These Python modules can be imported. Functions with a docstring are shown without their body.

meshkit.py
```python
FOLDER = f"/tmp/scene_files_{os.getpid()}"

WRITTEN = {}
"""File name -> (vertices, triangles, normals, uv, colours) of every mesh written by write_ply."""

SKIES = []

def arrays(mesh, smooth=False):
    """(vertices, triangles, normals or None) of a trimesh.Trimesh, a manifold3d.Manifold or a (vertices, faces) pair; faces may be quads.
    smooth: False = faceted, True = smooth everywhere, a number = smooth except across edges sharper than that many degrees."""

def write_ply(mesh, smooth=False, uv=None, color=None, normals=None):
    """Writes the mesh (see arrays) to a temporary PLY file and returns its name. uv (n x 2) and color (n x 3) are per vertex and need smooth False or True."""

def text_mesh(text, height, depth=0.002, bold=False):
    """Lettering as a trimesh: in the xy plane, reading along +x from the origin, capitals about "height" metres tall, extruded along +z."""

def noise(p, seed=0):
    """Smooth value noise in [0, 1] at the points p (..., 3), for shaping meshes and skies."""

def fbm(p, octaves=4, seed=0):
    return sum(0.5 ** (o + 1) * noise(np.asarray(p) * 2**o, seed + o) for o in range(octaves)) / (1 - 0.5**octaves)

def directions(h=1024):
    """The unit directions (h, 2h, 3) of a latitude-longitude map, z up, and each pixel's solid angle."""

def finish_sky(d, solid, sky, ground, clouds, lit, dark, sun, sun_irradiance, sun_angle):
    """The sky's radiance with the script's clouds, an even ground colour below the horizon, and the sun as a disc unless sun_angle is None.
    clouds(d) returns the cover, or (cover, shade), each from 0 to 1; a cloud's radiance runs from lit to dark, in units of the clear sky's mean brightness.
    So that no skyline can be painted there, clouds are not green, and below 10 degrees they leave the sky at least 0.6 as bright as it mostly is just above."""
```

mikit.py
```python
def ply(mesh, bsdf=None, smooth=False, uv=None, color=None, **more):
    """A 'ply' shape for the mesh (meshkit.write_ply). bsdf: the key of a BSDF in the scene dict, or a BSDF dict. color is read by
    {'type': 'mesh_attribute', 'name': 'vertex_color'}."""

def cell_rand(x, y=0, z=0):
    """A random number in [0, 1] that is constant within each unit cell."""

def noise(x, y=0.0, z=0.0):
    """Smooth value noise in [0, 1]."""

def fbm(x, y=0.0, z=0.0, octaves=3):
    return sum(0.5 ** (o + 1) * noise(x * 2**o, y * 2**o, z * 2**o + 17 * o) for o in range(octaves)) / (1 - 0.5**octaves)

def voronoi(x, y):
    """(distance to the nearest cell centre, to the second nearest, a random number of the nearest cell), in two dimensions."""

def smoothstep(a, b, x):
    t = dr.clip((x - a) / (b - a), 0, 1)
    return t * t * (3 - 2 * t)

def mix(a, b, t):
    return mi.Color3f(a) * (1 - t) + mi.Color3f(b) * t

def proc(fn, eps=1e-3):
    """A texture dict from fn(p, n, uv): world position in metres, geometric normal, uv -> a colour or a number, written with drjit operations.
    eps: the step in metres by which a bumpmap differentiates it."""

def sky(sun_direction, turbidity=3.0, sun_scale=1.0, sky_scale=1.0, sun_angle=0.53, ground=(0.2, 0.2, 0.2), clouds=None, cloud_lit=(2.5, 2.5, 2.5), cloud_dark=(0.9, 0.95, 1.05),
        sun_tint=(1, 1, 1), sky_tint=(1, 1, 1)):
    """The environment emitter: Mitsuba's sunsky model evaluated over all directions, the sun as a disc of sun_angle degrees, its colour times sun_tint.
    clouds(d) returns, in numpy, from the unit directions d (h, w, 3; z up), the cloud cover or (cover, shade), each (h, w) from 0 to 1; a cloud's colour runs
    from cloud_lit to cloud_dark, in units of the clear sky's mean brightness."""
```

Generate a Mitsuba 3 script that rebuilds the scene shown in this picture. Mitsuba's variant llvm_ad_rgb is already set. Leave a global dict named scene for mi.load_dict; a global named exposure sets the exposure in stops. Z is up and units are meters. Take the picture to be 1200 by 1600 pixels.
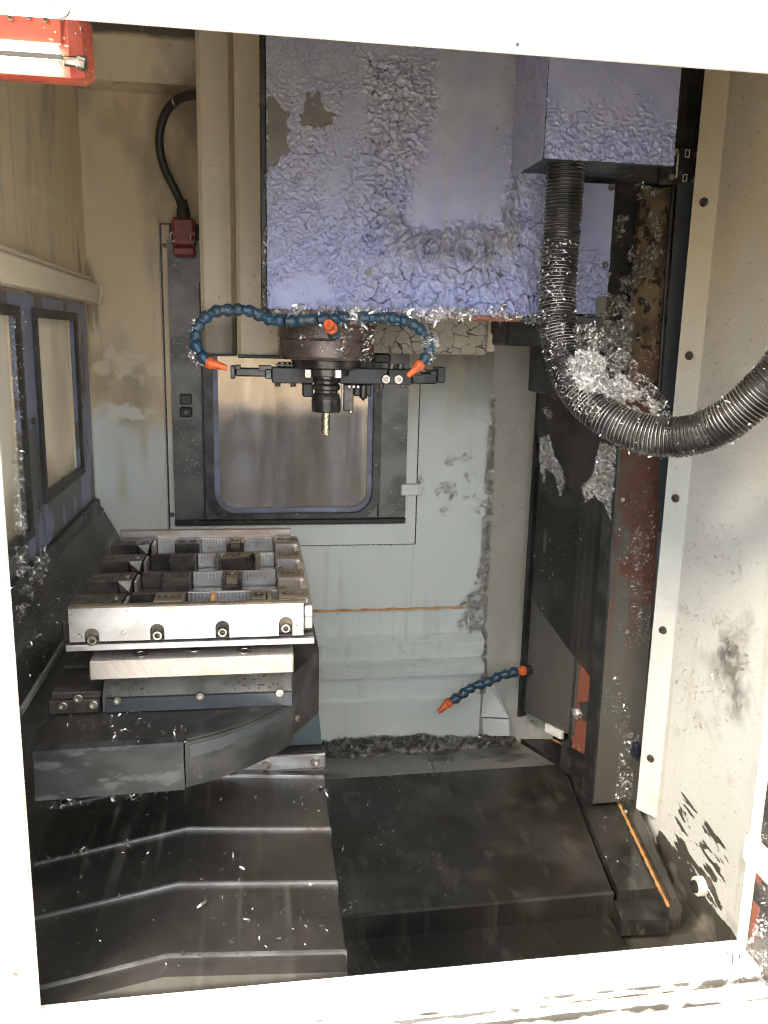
import math
import numpy as np
import trimesh
import drjit as dr
import mitsuba as mi
import mikit
import meshkit
from mikit import fbm, noise, smoothstep, mix, voronoi, cell_rand, proc
from scipy.spatial import cKDTree
from scipy.interpolate import CubicSpline
from shapely.geometry import Polygon, Point, box as sbox
from shapely.ops import unary_union

# ------------------------------------------------------------------ camera, light, exposure
T = mi.ScalarTransform4f
scene, labels = {}, {}
FOCAL = 1294.0
EYE = np.array([0.0, 0.0, 1.6])
RIGHT = np.array([0.988469, -0.149762, 0.022381])
DOWN = np.array([-0.008871, -0.204818, -0.97876])
FWD = np.array([0.151165, 0.967275, -0.203785])
scene['camera'] = {'type': 'perspective', 'fov_axis': 'x', 'fov': math.degrees(2 * math.atan(600 / FOCAL)), 'near_clip': 0.05, 'far_clip': 60.0,
                   'to_world': T().look_at(origin=EYE.tolist(), target=(EYE + FWD).tolist(), up=(-DOWN).tolist())}
exposure = 4.3
scene['sky'] = mikit.sky((-0.56, -0.56, 0.60), turbidity=3, sun_scale=0.23, sun_angle=20, sun_tint=(.93, 1.0, 1.12), ground=(0.46, 0.445, 0.42), clouds=lambda d: np.ones(d.shape[:2]),
                         cloud_lit=(2.4, 2.5, 2.62), cloud_dark=(0.9, 0.95, 1.05))


# ------------------------------------------------------------------ helpers
def at(px, py, X=None, Y=None, Z=None):
    """The point of a world plane that the photograph (1200 x 1600) shows at px, py."""
    px, py = np.asarray(px, float), np.asarray(py, float)
    d = ((px - 600) / FOCAL)[..., None] * RIGHT + ((py - 800) / FOCAL)[..., None] * DOWN + FWD
    if X is not None:
        t = (X - EYE[0]) / d[..., 0]
    elif Y is not None:
        t = (Y - EYE[1]) / d[..., 1]
    else:
        t = (Z - EYE[2]) / d[..., 2]
    return EYE + np.asarray(t)[..., None] * d


def fresh(name):
    if name not in scene and name not in labels:
        return name
    k = 1
    while f'{name}_{k:03d}' in scene or f'{name}_{k:03d}' in labels:
        k += 1
    return f'{name}_{k:03d}'


def thing(name, label, cat, group=None):
    key = fresh(name)
    labels[key] = {'label': label, 'category': cat}
    if group:
        labels[key]['group'] = group
    return key


LAST, SETTING = {}, ('back_wall', 'door_catch')


def add(name, mesh, mat, parent=None, smooth=False, label=None, cat=None, group=None, kind=None, color=None):
    if parent is None and '__' in name and name.split('__')[0] not in SETTING:
        parent, name = LAST[name.split('__')[0]], name.split('__')[1]
    key = fresh(parent + '__' + name if parent else name)
    LAST[name] = key
    scene[key] = mikit.ply(mesh, mat, smooth=smooth, color=color)
    e = {k: v for k, v in (('label', label), ('category', cat), ('group', group), ('kind', kind)) if v}
    if e:
        labels[key] = e
    return key


def cat(*ms):
    return trimesh.util.concatenate([m for m in ms if m is not None])


def box(x0, x1, y0, y1, z0, z1, c=0.0015):
    x0, x1 = min(x0, x1), max(x0, x1)
    y0, y1 = min(y0, y1), max(y0, y1)
    z0, z1 = min(z0, z1), max(z0, z1)
    c = min(c, (x1 - x0) * .3, (y1 - y0) * .3, (z1 - z0) * .3)
    p = []
    for sx, X in ((1, x0), (-1, x1)):
        for sy, Y in ((1, y0), (-1, y1)):
            for sz, Z in ((1, z0), (-1, z1)):
                p += [(X, Y + sy * c, Z + sz * c), (X + sx * c, Y, Z + sz * c), (X + sx * c, Y + sy * c, Z)]
    return trimesh.convex.convex_hull(np.array(p))


def hull(pts):
    return trimesh.convex.convex_hull(np.array(pts, float))


def extrude(shape, h, engine='earcut'):
    return cat(*[trimesh.creation.extrude_polygon(g, h, engine=engine) for g in getattr(shape, 'geoms', [shape])])


def inside(poly, q):
    p = np.asarray(poly, float)
    r = np.zeros(len(q), bool)
    for (x0, y0), (x1, y1) in zip(p, np.roll(p, -1, 0)):
        if y0 != y1:
            r ^= ((y0 > q[:, 1]) != (y1 > q[:, 1])) & (q[:, 0] < (x1 - x0) * (q[:, 1] - y0) / (y1 - y0) + x0)
    return r


def slab(pts, vec):
    """The flat polygon pts (in space), thickened by vec."""
    pts, vec = np.asarray(pts, float), np.asarray(vec, float)
    n = sum(np.cross(pts[i] - pts[0], pts[i + 1] - pts[0]) for i in range(1, len(pts) - 1))
    n /= np.linalg.norm(n)
    if n @ vec < 0:
        n = -n
    u = pts[1] - pts[0]
    u -= n * (u @ n)
    u /= np.linalg.norm(u)
    v = np.cross(n, u)
    poly = Polygon([((p - pts[0]) @ u, (p - pts[0]) @ v) for p in pts]).buffer(0)
    m = extrude(poly, abs(n @ vec), engine='earcut')
    M = np.eye(4)
    M[:3, 0], M[:3, 1], M[:3, 2], M[:3, 3] = u, v, n, pts[0]
    m.apply_transform(M)
    return m


def plate_xz(poly, y0, y1):
    """A shapely polygon in (x, z), thick from y0 to y1."""
    m = extrude(poly, abs(y1 - y0), engine='earcut')
    M = np.array([[1, 0, 0, 0], [0, 0, -1, max(y0, y1)], [0, 1, 0, 0], [0, 0, 0, 1.0]])
    m.apply_transform(M)
    return m


def profile_x(prof, x0, x1):
    """A closed polygon in (y, z), extruded along x."""
    m = extrude(Polygon(prof).buffer(0), x1 - x0, engine='earcut')
    m.apply_transform(np.array([[0, 0, 1, x0], [1, 0, 0, 0], [0, 1, 0, 0], [0, 0, 0, 1.0]]))
    return m


def frame_of(axis):
    a = np.asarray(axis, float)
    a = a / np.linalg.norm(a)
    h = np.array([0, 0, 1.0]) if abs(a[2]) < .9 else np.array([1.0, 0, 0])
    u = np.cross(h, a)
    u /= np.linalg.norm(u)
    return u, np.cross(a, u), a


def lathe(prof, org, axis=(0, 0, 1), n=24):
    """prof: (radius, height) from one end to the other; capped where the radius is 0."""
    u, v, a = frame_of(axis)
    prof = np.asarray(prof, float)
    t = np.arange(n) * 2 * np.pi / n
    ring = np.cos(t)[:, None] * u + np.sin(t)[:, None] * v
    V = np.asarray(org) + prof[:, 0][:, None, None] * ring[None] + prof[:, 1][:, None, None] * a
    i, j = np.meshgrid(np.arange(len(prof) - 1), np.arange(n), indexing='ij')
    j2 = (j + 1) % n
    q = np.stack([i * n + j, i * n + j2, (i + 1) * n + j2, (i + 1) * n + j], -1).reshape(-1, 4)
    f = np.vstack([q[:, [0, 1, 2]], q[:, [0, 2, 3]]])
    m = trimesh.Trimesh(V.reshape(-1, 3), f, process=False)
    m.merge_vertices()
    m.update_faces(m.nondegenerate_faces())
    return m


def cyl(p0, p1, r, n=20, c=0.0008):
    p0, p1 = np.asarray(p0, float), np.asarray(p1, float)
    L = np.linalg.norm(p1 - p0)
    c = min(c, r * .4, L * .4)
    return lathe([(0, 0), (r - c, 0), (r, c), (r, L - c), (r - c, L), (0, L)], p0, p1 - p0, n)


def spline(pts, step):
    pts = np.asarray(pts, float)
    s = np.r_[0, np.cumsum(np.linalg.norm(np.diff(pts, axis=0), axis=1))]
    cs = CubicSpline(s, pts)
    t = np.linspace(0, s[-1], 600)
    P = cs(t)
    L = np.r_[0, np.cumsum(np.linalg.norm(np.diff(P, axis=0), axis=1))]
    k = max(2, int(round(L[-1] / step)) + 1)
    return np.stack([np.interp(np.linspace(0, L[-1], k), L, P[:, a]) for a in range(3)], 1)


def frames(P):
    t = np.gradient(P, axis=0)
    t /= np.linalg.norm(t, axis=1, keepdims=True)
    u = np.zeros_like(P)
    h = np.array([0, 1.0, 0]) if abs(t[0][1]) < .9 else np.array([1.0, 0, 0])
    u[0] = np.cross(h, t[0])
    u[0] /= np.linalg.norm(u[0])
    for i in range(1, len(P)):
        w = u[i - 1] - t[i] * (u[i - 1] @ t[i])
        u[i] = w / np.linalg.norm(w)
    return t, u, np.cross(t, u)


def tube(P, r, n=16):
    P = np.asarray(P, float)
    r = np.broadcast_to(r, (len(P),))
    t, u, v = frames(P)
    a = np.arange(n) * 2 * np.pi / n
    V = P[:, None] + r[:, None, None] * (np.cos(a)[None, :, None] * u[:, None] + np.sin(a)[None, :, None] * v[:, None])
    i, j = np.meshgrid(np.arange(len(P) - 1), np.arange(n), indexing='ij')
    j2 = (j + 1) % n
    q = np.stack([i * n + j, i * n + j2, (i + 1) * n + j2, (i + 1) * n + j], -1).reshape(-1, 4)
    f = np.vstack([q[:, [0, 1, 2]], q[:, [0, 2, 3]]])
    caps = []
    V = np.vstack([V.reshape(-1, 3), P[:1], P[-1:]])
    b = len(P) * n
    for k in range(n):
        caps += [(b, (k + 1) % n, k), (b + 1, b - n + k, b - n + (k + 1) % n)]
    return trimesh.Trimesh(V, np.vstack([f, caps]), process=False)


def screw_mesh(c, nrm, r, h=None):
    """A socket head: chamfered rim round a sunk hexagon."""
    h = h or r * .8
    return lathe([(r, 0), (r, h * .85), (r * .9, h), (r * .56, h), (r * .52, h * .05), (0, h * .02)], c, nrm, 14)


def screw(parent, c, nrm, r, mat='zinc', h=None, name='screw', washer=False, label=None):
    m = screw_mesh(c, nrm, r, h)
    if washer:
        m = cat(m, lathe([(0, 0), (r * 1.45, 0), (r * 1.45, r * .18), (0, r * .19)], c, nrm, 16))
    return add(name, m, mat, parent, smooth=35, label=label)


# ------------------------------------------------------------------ materials
def P_(base, rough=.5, metal=0., spec=.5, **k):
    d = {'type': 'principled', 'roughness': rough, 'metallic': metal, 'specular': spec, **k}
    d['base_color'] = base if isinstance(base, dict) else {'type': 'rgb', 'value': list(base)}
    return d


def two(b):
    return {'type': 'twosided', 'bsdf': b}


def mat(key, b):
    scene[key] = two(b)


def dirty(c1, c2, s=18., sharp=(.35, .7), speck=0.0, c3=(.05, .04, .03), stretch=1.0):
    def fn(p, n, uv):
        a = fbm(p.x * s, p.y * s, p.z * s * stretch, 4)
        c = mix(c1, c2, smoothstep(sharp[0], sharp[1], a))
        if speck:
            k = noise(p.x * 240, p.y * 240, p.z * 240)
            c = mix(c, c3, smoothstep(.86 - speck * .1, .95 - speck * .1, k) * smoothstep(.4, .65, noise(p.x * 9, p.y * 9, p.z * 9)))
        return c
    return proc(fn)


def f_cream(p, n, uv):
    a = fbm(p.x * 14, p.y * 14, p.z * 14, 4)
    c = mix((.80, .77, .68), (.70, .65, .53), smoothstep(.45, .75, a))
    # scuffed grooves in the sill, where the door runs
    w = noise(p.x * 4, p.y * 150, p.z * 150) * .55 + fbm(p.x * 50, p.y * 60, p.z * 60, 3) * .45
    k = smoothstep(.50, .62, w) * (1 - smoothstep(.666, .672, p.z)) * smoothstep(.950, .962, p.y)
    c = mix(c, (.055, .05, .045), k * .92)
    r = fbm(p.x * 60, p.y * 60, p.z * 60, 3)
    return mix(c, (.45, .25, .10), smoothstep(.70, .8, r) * smoothstep(.6, .75, noise(p.x * 7, p.y * 7, p.z * 7)) * .6)


def f_wall(p, n, uv):
    """Pale grey-green enamel under a brown film of oil mist, washed off in places."""
    clean = mix((.62, .65, .615), (.54, .565, .535), fbm(p.x * 5, p.y * 5, p.z * 3, 4))
    b = fbm(p.x * 9, p.y * 9, p.z * 7, 4)
    film = mix((.70, .565, .36), (.58, .46, .29), fbm(p.x * 6, p.y * 6, p.z * 1.6, 4))
    film = mix(film, (.21, .165, .105), smoothstep(.44, .68, fbm(p.x * 5 + 2, p.y * 5, p.z * 2.2, 5)) * .75)
    film = mix(film, (.12, .095, .06), smoothstep(.60, .74, fbm(p.x * 26, p.y * 26, p.z * 3.5, 4)) * smoothstep(.45, .65, noise(p.x * 4 + 1, p.y * 4, p.z * 3)) * .7)
    film = mix(film, (.74, .66, .50), smoothstep(.62, .70, fbm(p.x * 12 + 7, p.y * 9, p.z * 10, 4)) * smoothstep(2.1, 1.8, p.z) * smoothstep(-.2, -.3, p.x) * .6)
    film = mix(film, (.10, .075, .045), smoothstep(2.345, 2.36, p.z + (b - .5) * .03) * smoothstep(.4, .5, noise(p.x * 6, p.y * 6, 3.0)))
    edge = 1.31 + .25 * smoothstep(-.35, .75, p.x) + (b - .5) * .26
    k = smoothstep(-.03, .05, p.z - edge)
    c = mix(clean, film, k * .93)
    c = mix(c, (.19, .175, .135), smoothstep(1.30, 1.58, p.z + (b - .5) * .12) * smoothstep(.25, .50, p.x) * .9)  # darker grey towards the upper right
    # yellowish runs below the film
    c = mix(c, (.43, .38, .24), smoothstep(.45, .7, noise(p.x * 30, p.y * 30, p.z * 2)) * (1 - k) * smoothstep(-.30, -.02, p.z - edge) * .7)
    # patch rubbed clean left of the window
    q = smoothstep(.075, .04, dr.sqrt(dr.square((p.x + .385)) + dr.square((p.z - 1.375) * 2.3)) + (fbm(p.x * 45, p.y * 45, p.z * 45, 3) - .5) * .11)
    c = mix(c, (.66, .645, .56), q * smoothstep(.2, -.1, p.x) * .95)
    c = mix(c, (.36, .37, .33), smoothstep(.60, .85, noise(p.x * 46, p.y * 46, p.z * 1.5)) * smoothstep(.4, .65, fbm(p.x * 6, p.y * 6, p.z * 3 + 5, 3)) * .45)
    s = noise(p.x * 210, p.y * 210, p.z * 210)
    return mix(c, (.10, .09, .07), smoothstep(.88, .95, s) * smoothstep(.3, .6, noise(p.x * 8, p.y * 8, p.z * 8)) * .85)


def f_side(p, n, uv):
    """Right-hand enamel: tan film above, scraped to dark steel near the bottom."""
    clean = mix((.66, .675, .645), (.57, .58, .55), fbm(p.x * 5, p.y * 6, p.z * 4, 4))
    k = smoothstep(1.25, 1.85, p.z + (fbm(p.x * 4, p.y * 5, p.z * 2, 3) - .5) * .4)
    c = mix(clean, (.74, .60, .40), k)
    u, v = p.y + p.z * .16, p.z - p.y * .16
    m = fbm(u * 6, v * 34, p.x * 3, 4) * .62 + fbm(u * 26, v * 90, 3.0, 3) * .38
    d0 = dr.abs(v + .098 + (u - 1.8) * .06) * 9
    reg = dr.maximum(smoothstep(.80, .25, d0) * 1.12, smoothstep(.19, .06, dr.abs(v - .035)) * .62 * smoothstep(1.93, 1.86, p.y) * smoothstep(1.56, 1.68, p.y)) * smoothstep(1.985, 1.95, p.y) * smoothstep(1.45, 1.62, p.y)
    bare = smoothstep(.50, .52, m * .62 + reg * .335)
    c = mix(c, (.07, .065, .055), bare)
    d = dr.sqrt(dr.square((p.y - 1.72) * 1.4) + dr.square(p.z - .84))
    smear = smoothstep(.17, .02, d + (fbm(p.x, p.y * 12, p.z * 9, 5) - .5) * .24) * (.45 + .55 * smoothstep(.35, .6, fbm(p.x * 3, p.y * 60, p.z * 38, 3)))
    c = mix(c, (.07, .066, .06), smear * .9)
    c = mix(c, (.42, .37, .27), smoothstep(.70, .9, noise(p.y * 34, p.z * 1.6, 4.0)) * smoothstep(.48, .64, fbm(p.y * 4, p.z * 2, 8.0, 3)) * .35)
    rub = smoothstep(.58, .75, fbm(p.x * 8, p.y * 12, p.z * 12, 4)) * smoothstep(1.3, .8, p.z)
    c = mix(c, (.36, .34, .29), rub * .45)
    s = noise(p.x * 200, p.y * 200, p.z * 200)
    return mix(c, (.12, .10, .07), smoothstep(.91, .96, s) * .8)


def f_blue(p, n, uv):
    a = fbm(p.x * 12, p.y * 12, p.z * 12, 4)
    c = mix((.165, .185, .275), (.12, .13, .18), a)
    worn = smoothstep(.47, .50, fbm(p.x * 9, p.y * 16, p.z * 6, 4) + smoothstep(1.52, 1.20, p.z) * .22 - .10)
    return mix(c, (.085, .083, .082), worn)


def f_steel(p, n, uv):
    a = fbm(p.x * 20, p.y * 20, p.z * 20, 4)
    c = mix((.60, .595, .585), (.42, .40, .38), smoothstep(.35, .75, a))
    g = noise(p.x * 35, p.y * 30, p.z * 4)
    c = mix(c, (.36, .31, .27), smoothstep(.66, .85, g * .6 + a * .4) * .8)
    return mix(c, (.34, .20, .11), smoothstep(.64, .8, fbm(p.x * 55, p.y * 55, p.z * 55, 3)) * .6)


def f_steel_rough(p, n, uv):
    return .27 + .22 * fbm(p.x * 24, p.y * 24, p.z * 24, 3)


def f_ground_steel(p, n, uv):
    g = noise((p.x + p.z * .6) * 420, p.y * 30, (p.z - p.x * .6) * 30)
    c = mix((.48, .445, .41), (.37, .33, .295), g)
    return mix(c, (.40, .28, .20), smoothstep(.48, .75, fbm(p.x * 14, p.y * 14, p.z * 26, 4)) * .6)


def f_oily(p, n, uv):
    a = fbm(p.x * 7, p.y * 7, p.z * 7, 5)
    c = mix((.085, .077, .066), (.042, .038, .033), smoothstep(.3, .65, a))
    g = noise(p.x * 90, p.y * 5, p.z * 5)
    c = mix(c, (.17, .155, .13), smoothstep(.55, .9, g) * smoothstep(.45, .7, fbm(p.x * 4 + 9, p.y * 4, p.z * 4, 3)) * .8)
    return c


def f_oily_rough(p, n, uv):
    return .24 + .26 * fbm(p.x * 9, p.y * 9, p.z * 9, 4)


def f_floor(p, n, uv):
    a = fbm(p.x * 6, p.y * 6, p.z * 6, 5)
    c = mix((.026, .0245, .0215), (.056, .052, .045), smoothstep(.42, .72, a))
    c = mix(c, (.085, .078, .066), smoothstep(.60, .8, fbm(p.x * 30, p.y * 12, 1.0, 4)) * .5)
    sc = smoothstep(.80, .9, noise((p.x + p.y * .3) * 260, (p.y - p.x * .3) * 9, p.z * 9)) * smoothstep(.5, .7, noise(p.x * 6, p.y * 6, 2.0))
    return mix(c, (.14, .13, .115), sc * .5)


def f_grey_sheet(p, n, uv):
    a = fbm(p.x * 9, p.y * 9, p.z * 9, 4)
    c = mix((.27, .262, .24), (.21, .20, .18), a)
    return mix(c, (.09, .085, .075), smoothstep(.58, .75, fbm(p.x * 5 + 3, p.y * 14, p.z * 5, 4)))


def f_black(p, n, uv):
    a = fbm(p.x * 16, p.y * 16, p.z * 16, 4)
    c = mix((.018, .0177, .017), (.040, .0385, .036), smoothstep(.4, .7, a))
    return mix(c, (.09, .085, .077), smoothstep(.64, .82, fbm(p.x * 38, p.y * 38, p.z * 20, 4)) * .7)


def f_scuff(p, n, uv):
    a = fbm(p.x * 16, p.y * 10, p.z * 22, 5)
    c = mix((.014, .014, .014), (.028, .028, .028), smoothstep(.3, .6, a))
    k = smoothstep(.50, .60, fbm(p.x * 17 + 5, p.y * 9, p.z * 30, 5)) * smoothstep(.965, .945, p.z) * smoothstep(-.115, -.14, p.x)
    return mix(c, (.075, .075, .073), k * .85)


def f_rust(p, n, uv):
    a = fbm(p.x * 22, p.y * 22, p.z * 14, 5)
    c = mix((.16, .110, .060), (.085, .055, .030), smoothstep(.35, .65, a))
    pits = smoothstep(.56, .62, fbm(p.x * 55, p.y * 55, p.z * 42, 3))
    c = mix(c, (.022, .014, .010), pits)
    red = smoothstep(1.60, 1.48, p.z + (a - .5) * .35)
    c = mix(c, mix((.11, .045, .030), (.065, .032, .024), a), red)
    grey = mix((.090, .086, .077), (.058, .055, .048), fbm(p.x * 10, p.y * 10, p.z * 5, 4))
    side = smoothstep(-.02, .09, (p.x - .985) + (a - .5) * .12)
    k = smoothstep(1.30, 1.05, p.z + side * .36 * smoothstep(.70, 1.0, p.z) + (a - .5) * .75)
    st = smoothstep(.50, .72, noise(p.x * 70, 1.0, p.z * 2.5)) * smoothstep(.55, 1.0, p.z)
    k = k * (1 - st * .7)
    return mix(c, grey, k)


def f_primer(p, n, uv):
    a = fbm(p.x * 20, p.y * 20, p.z * 14, 5)
    c = mix((.24, .085, .05), (.15, .055, .038), a)
    c = mix(c, (.30, .13, .09), smoothstep(.6, .75, fbm(p.x * 60, p.y * 60, p.z * 25, 3)) * .6)
    return mix(c, (.035, .04, .042), smoothstep(.525, .545, fbm(p.x * 13 + 2, p.y * 13, p.z * 8, 4)))


def f_saddle(p, n, uv):
    a = fbm(p.x * 26, p.y * 26, p.z * 26, 4)
    c = mix((.035, .060, .062), (.055, .075, .075), a)
    k = smoothstep(.065, .050, p.x + (a - .5) * .01)
    return mix(c, mix((.16, .06, .045), (.10, .045, .035), a), k)


def f_nose(p, n, uv):
    a = fbm(p.x * 40, p.y * 40, p.z * 40, 4)
    c = mix((.14, .10, .085), (.07, .055, .05), smoothstep(.3, .7, a))
    return mix(c, (.30, .09, .06), smoothstep(.62, .72, fbm(p.x * 22 + 4, p.y * 22, p.z * 22, 3)) * smoothstep(.17, .2, p.x))


def f_slate(p, n, uv):
    a = fbm(p.x * 24, p.y * 24, p.z * 9, 4)
    return mix((.026, .030, .034), (.042, .047, .052), a)


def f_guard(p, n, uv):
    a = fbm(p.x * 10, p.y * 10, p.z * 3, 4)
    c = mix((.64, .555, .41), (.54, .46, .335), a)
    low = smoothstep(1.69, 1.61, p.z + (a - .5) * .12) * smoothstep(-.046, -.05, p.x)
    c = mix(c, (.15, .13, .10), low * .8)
    s = noise(p.x * 230, p.y * 230, p.z * 230)
    return mix(c, (.06, .045, .03), smoothstep(.88, .95, s) * smoothstep(.35, .6, noise(p.x * 12, p.y * 12, p.z * 8)))


def f_pane(p, n, uv):
    """Milky polycarbonate, clouded by dried coolant."""
    a = fbm(p.x * 7, p.y * 7, p.z * 2.4, 4)
    c = mix((.64, .60, .51), (.50, .46, .38), smoothstep(.3, .7, a))
    return mix(c, (.30, .25, .18), smoothstep(1.30, 1.20, p.z + (a - .5) * .2) * .6)


def f_glass_dirt(p, n, uv):
    a = fbm(p.x * 16, p.y * 16, p.z * 3.0, 5)
    run = noise(p.x * 75, 1.0, p.z * 6)
    return dr.clip(.64 + (a - .5) * .5 + (run - .5) * .12, 0, 1)


def f_film_view(p, n, uv):
    a = fbm(p.x * 12, p.y * 12, p.z * 9, 5)
    return mix(mix((.68, .57, .43), (.52, .43, .33), a), mix((.21, .195, .165), (.13, .125, .115), a), smoothstep(1.42, 1.35, p.z + (a - .5) * .12))  # dirt film; bright view above and dark view below are painted into its colour


def f_crack(p, n, uv):
    """Thick beige paint crazed into plates."""
    wx = (fbm(p.x * 40, p.z * 40, 1.0, 3) - .5) * .6
    wz = (fbm(p.x * 40, p.z * 40, 7.0, 3) - .5) * .6
    d1, d2, r = voronoi(p.x * 27 + wx, p.z * 34 + wz)
    e1, e2, r2 = voronoi(p.x * 60 + wx * 2, p.z * 70 + wz * 2)
    line = smoothstep(.075, .02, d2 - d1) * smoothstep(.25, .45, r) + smoothstep(.06, .02, e2 - e1) * smoothstep(.72, .78, r2) * .7
    c = mix((.40, .36, .28), (.32, .285, .22), fbm(p.x * 16, p.y * 16, p.z * 16, 4))
    return mix(c, (.045, .035, .028), dr.clip(line, 0, 1))


mat('cream_paint', P_(proc(f_cream), .42))
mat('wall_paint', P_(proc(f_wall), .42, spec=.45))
mat('side_paint', P_(proc(f_side), .42, spec=.45))
mat('blue_paint', P_(proc(f_blue), .38))
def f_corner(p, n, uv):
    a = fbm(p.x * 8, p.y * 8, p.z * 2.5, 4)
    c = mix((.36, .34, .275), (.27, .25, .195), a)  # oil-stained enamel; shade of head, hose and column is mixed into the colour
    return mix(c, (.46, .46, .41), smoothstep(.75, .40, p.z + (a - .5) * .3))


def f_base_sheet(p, n, uv):
    a = fbm(p.x * 9, p.y * 9, p.z * 5, 4)
    return mix((.135, .128, .118), (.085, .08, .072), a)


mat('frame_paint', P_(dirty((.15, .145, .135), (.065, .062, .058), 9, (.35, .65), speck=1.0, c3=(.4, .38, .35)), .36, .3))
mat('shaded_corner_paint', P_(proc(f_corner), .42))
mat('brown_sheet', P_(proc(f_base_sheet), .38, .3))
mat('steel', P_(proc(f_steel), proc(f_steel_rough), .9))
mat('ground_steel', P_(proc(f_ground_steel), .36, .85))
mat('oily_steel', P_(proc(f_oily), proc(f_oily_rough), .5, .55))
mat('floor_steel', P_(proc(f_floor), proc(lambda p, n, uv: .15 + .42 * smoothstep(.35, .7, fbm(p.x * 5, p.y * 5, p.z * 5 + 3, 4))), .25, .5))
mat('grey_sheet', P_(proc(f_grey_sheet), .42, .3))
mat('black_steel', P_(proc(f_black), .42, .12, .4))
mat('scuffed_black', P_(proc(f_scuff), .45, 0., .35))
mat('black_oxide', P_(dirty((.035, .033, .03), (.085, .075, .06), 30), .33, .55))
mat('brown_oxide', P_(dirty((.175, .14, .098), (.10, .085, .062), 35), .38, .5))
mat('zinc', P_(dirty((.55, .51, .45), (.26, .23, .19), 90), .30, .95))
mat('dark_bolt', P_(dirty((.10, .09, .08), (.20, .17, .14), 60), .35, .7))
mat('rust', P_(proc(f_rust), .42, .1, .4))
mat('primer', P_(proc(f_primer), .45))
mat('saddle_paint', P_(proc(f_saddle), .40))
mat('nose_metal', P_(proc(f_nose), .36, .4))
mat('slate_paint', P_(proc(f_slate), .38))
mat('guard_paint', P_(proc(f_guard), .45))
mat('cracked_paint', {'type': 'bumpmap', 'arbitrary': proc(lambda p, n, uv: mi.luminance(f_crack(p, n, uv)) * .006, 8e-4), 'bsdf': P_(proc(f_crack), .5)})
mat('flaked_paint', P_({'type': 'mesh_attribute', 'name': 'vertex_color'}, .34, 0., .55))
mat('hose_blue', P_(dirty((.010, .046, .088), (.028, .050, .062), 60, speck=1.5, c3=(.10, .085, .06)), .36))
mat('hose_orange', P_(dirty((.72, .13, .03), (.50, .10, .03), 70, speck=1.0), .36))
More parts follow.
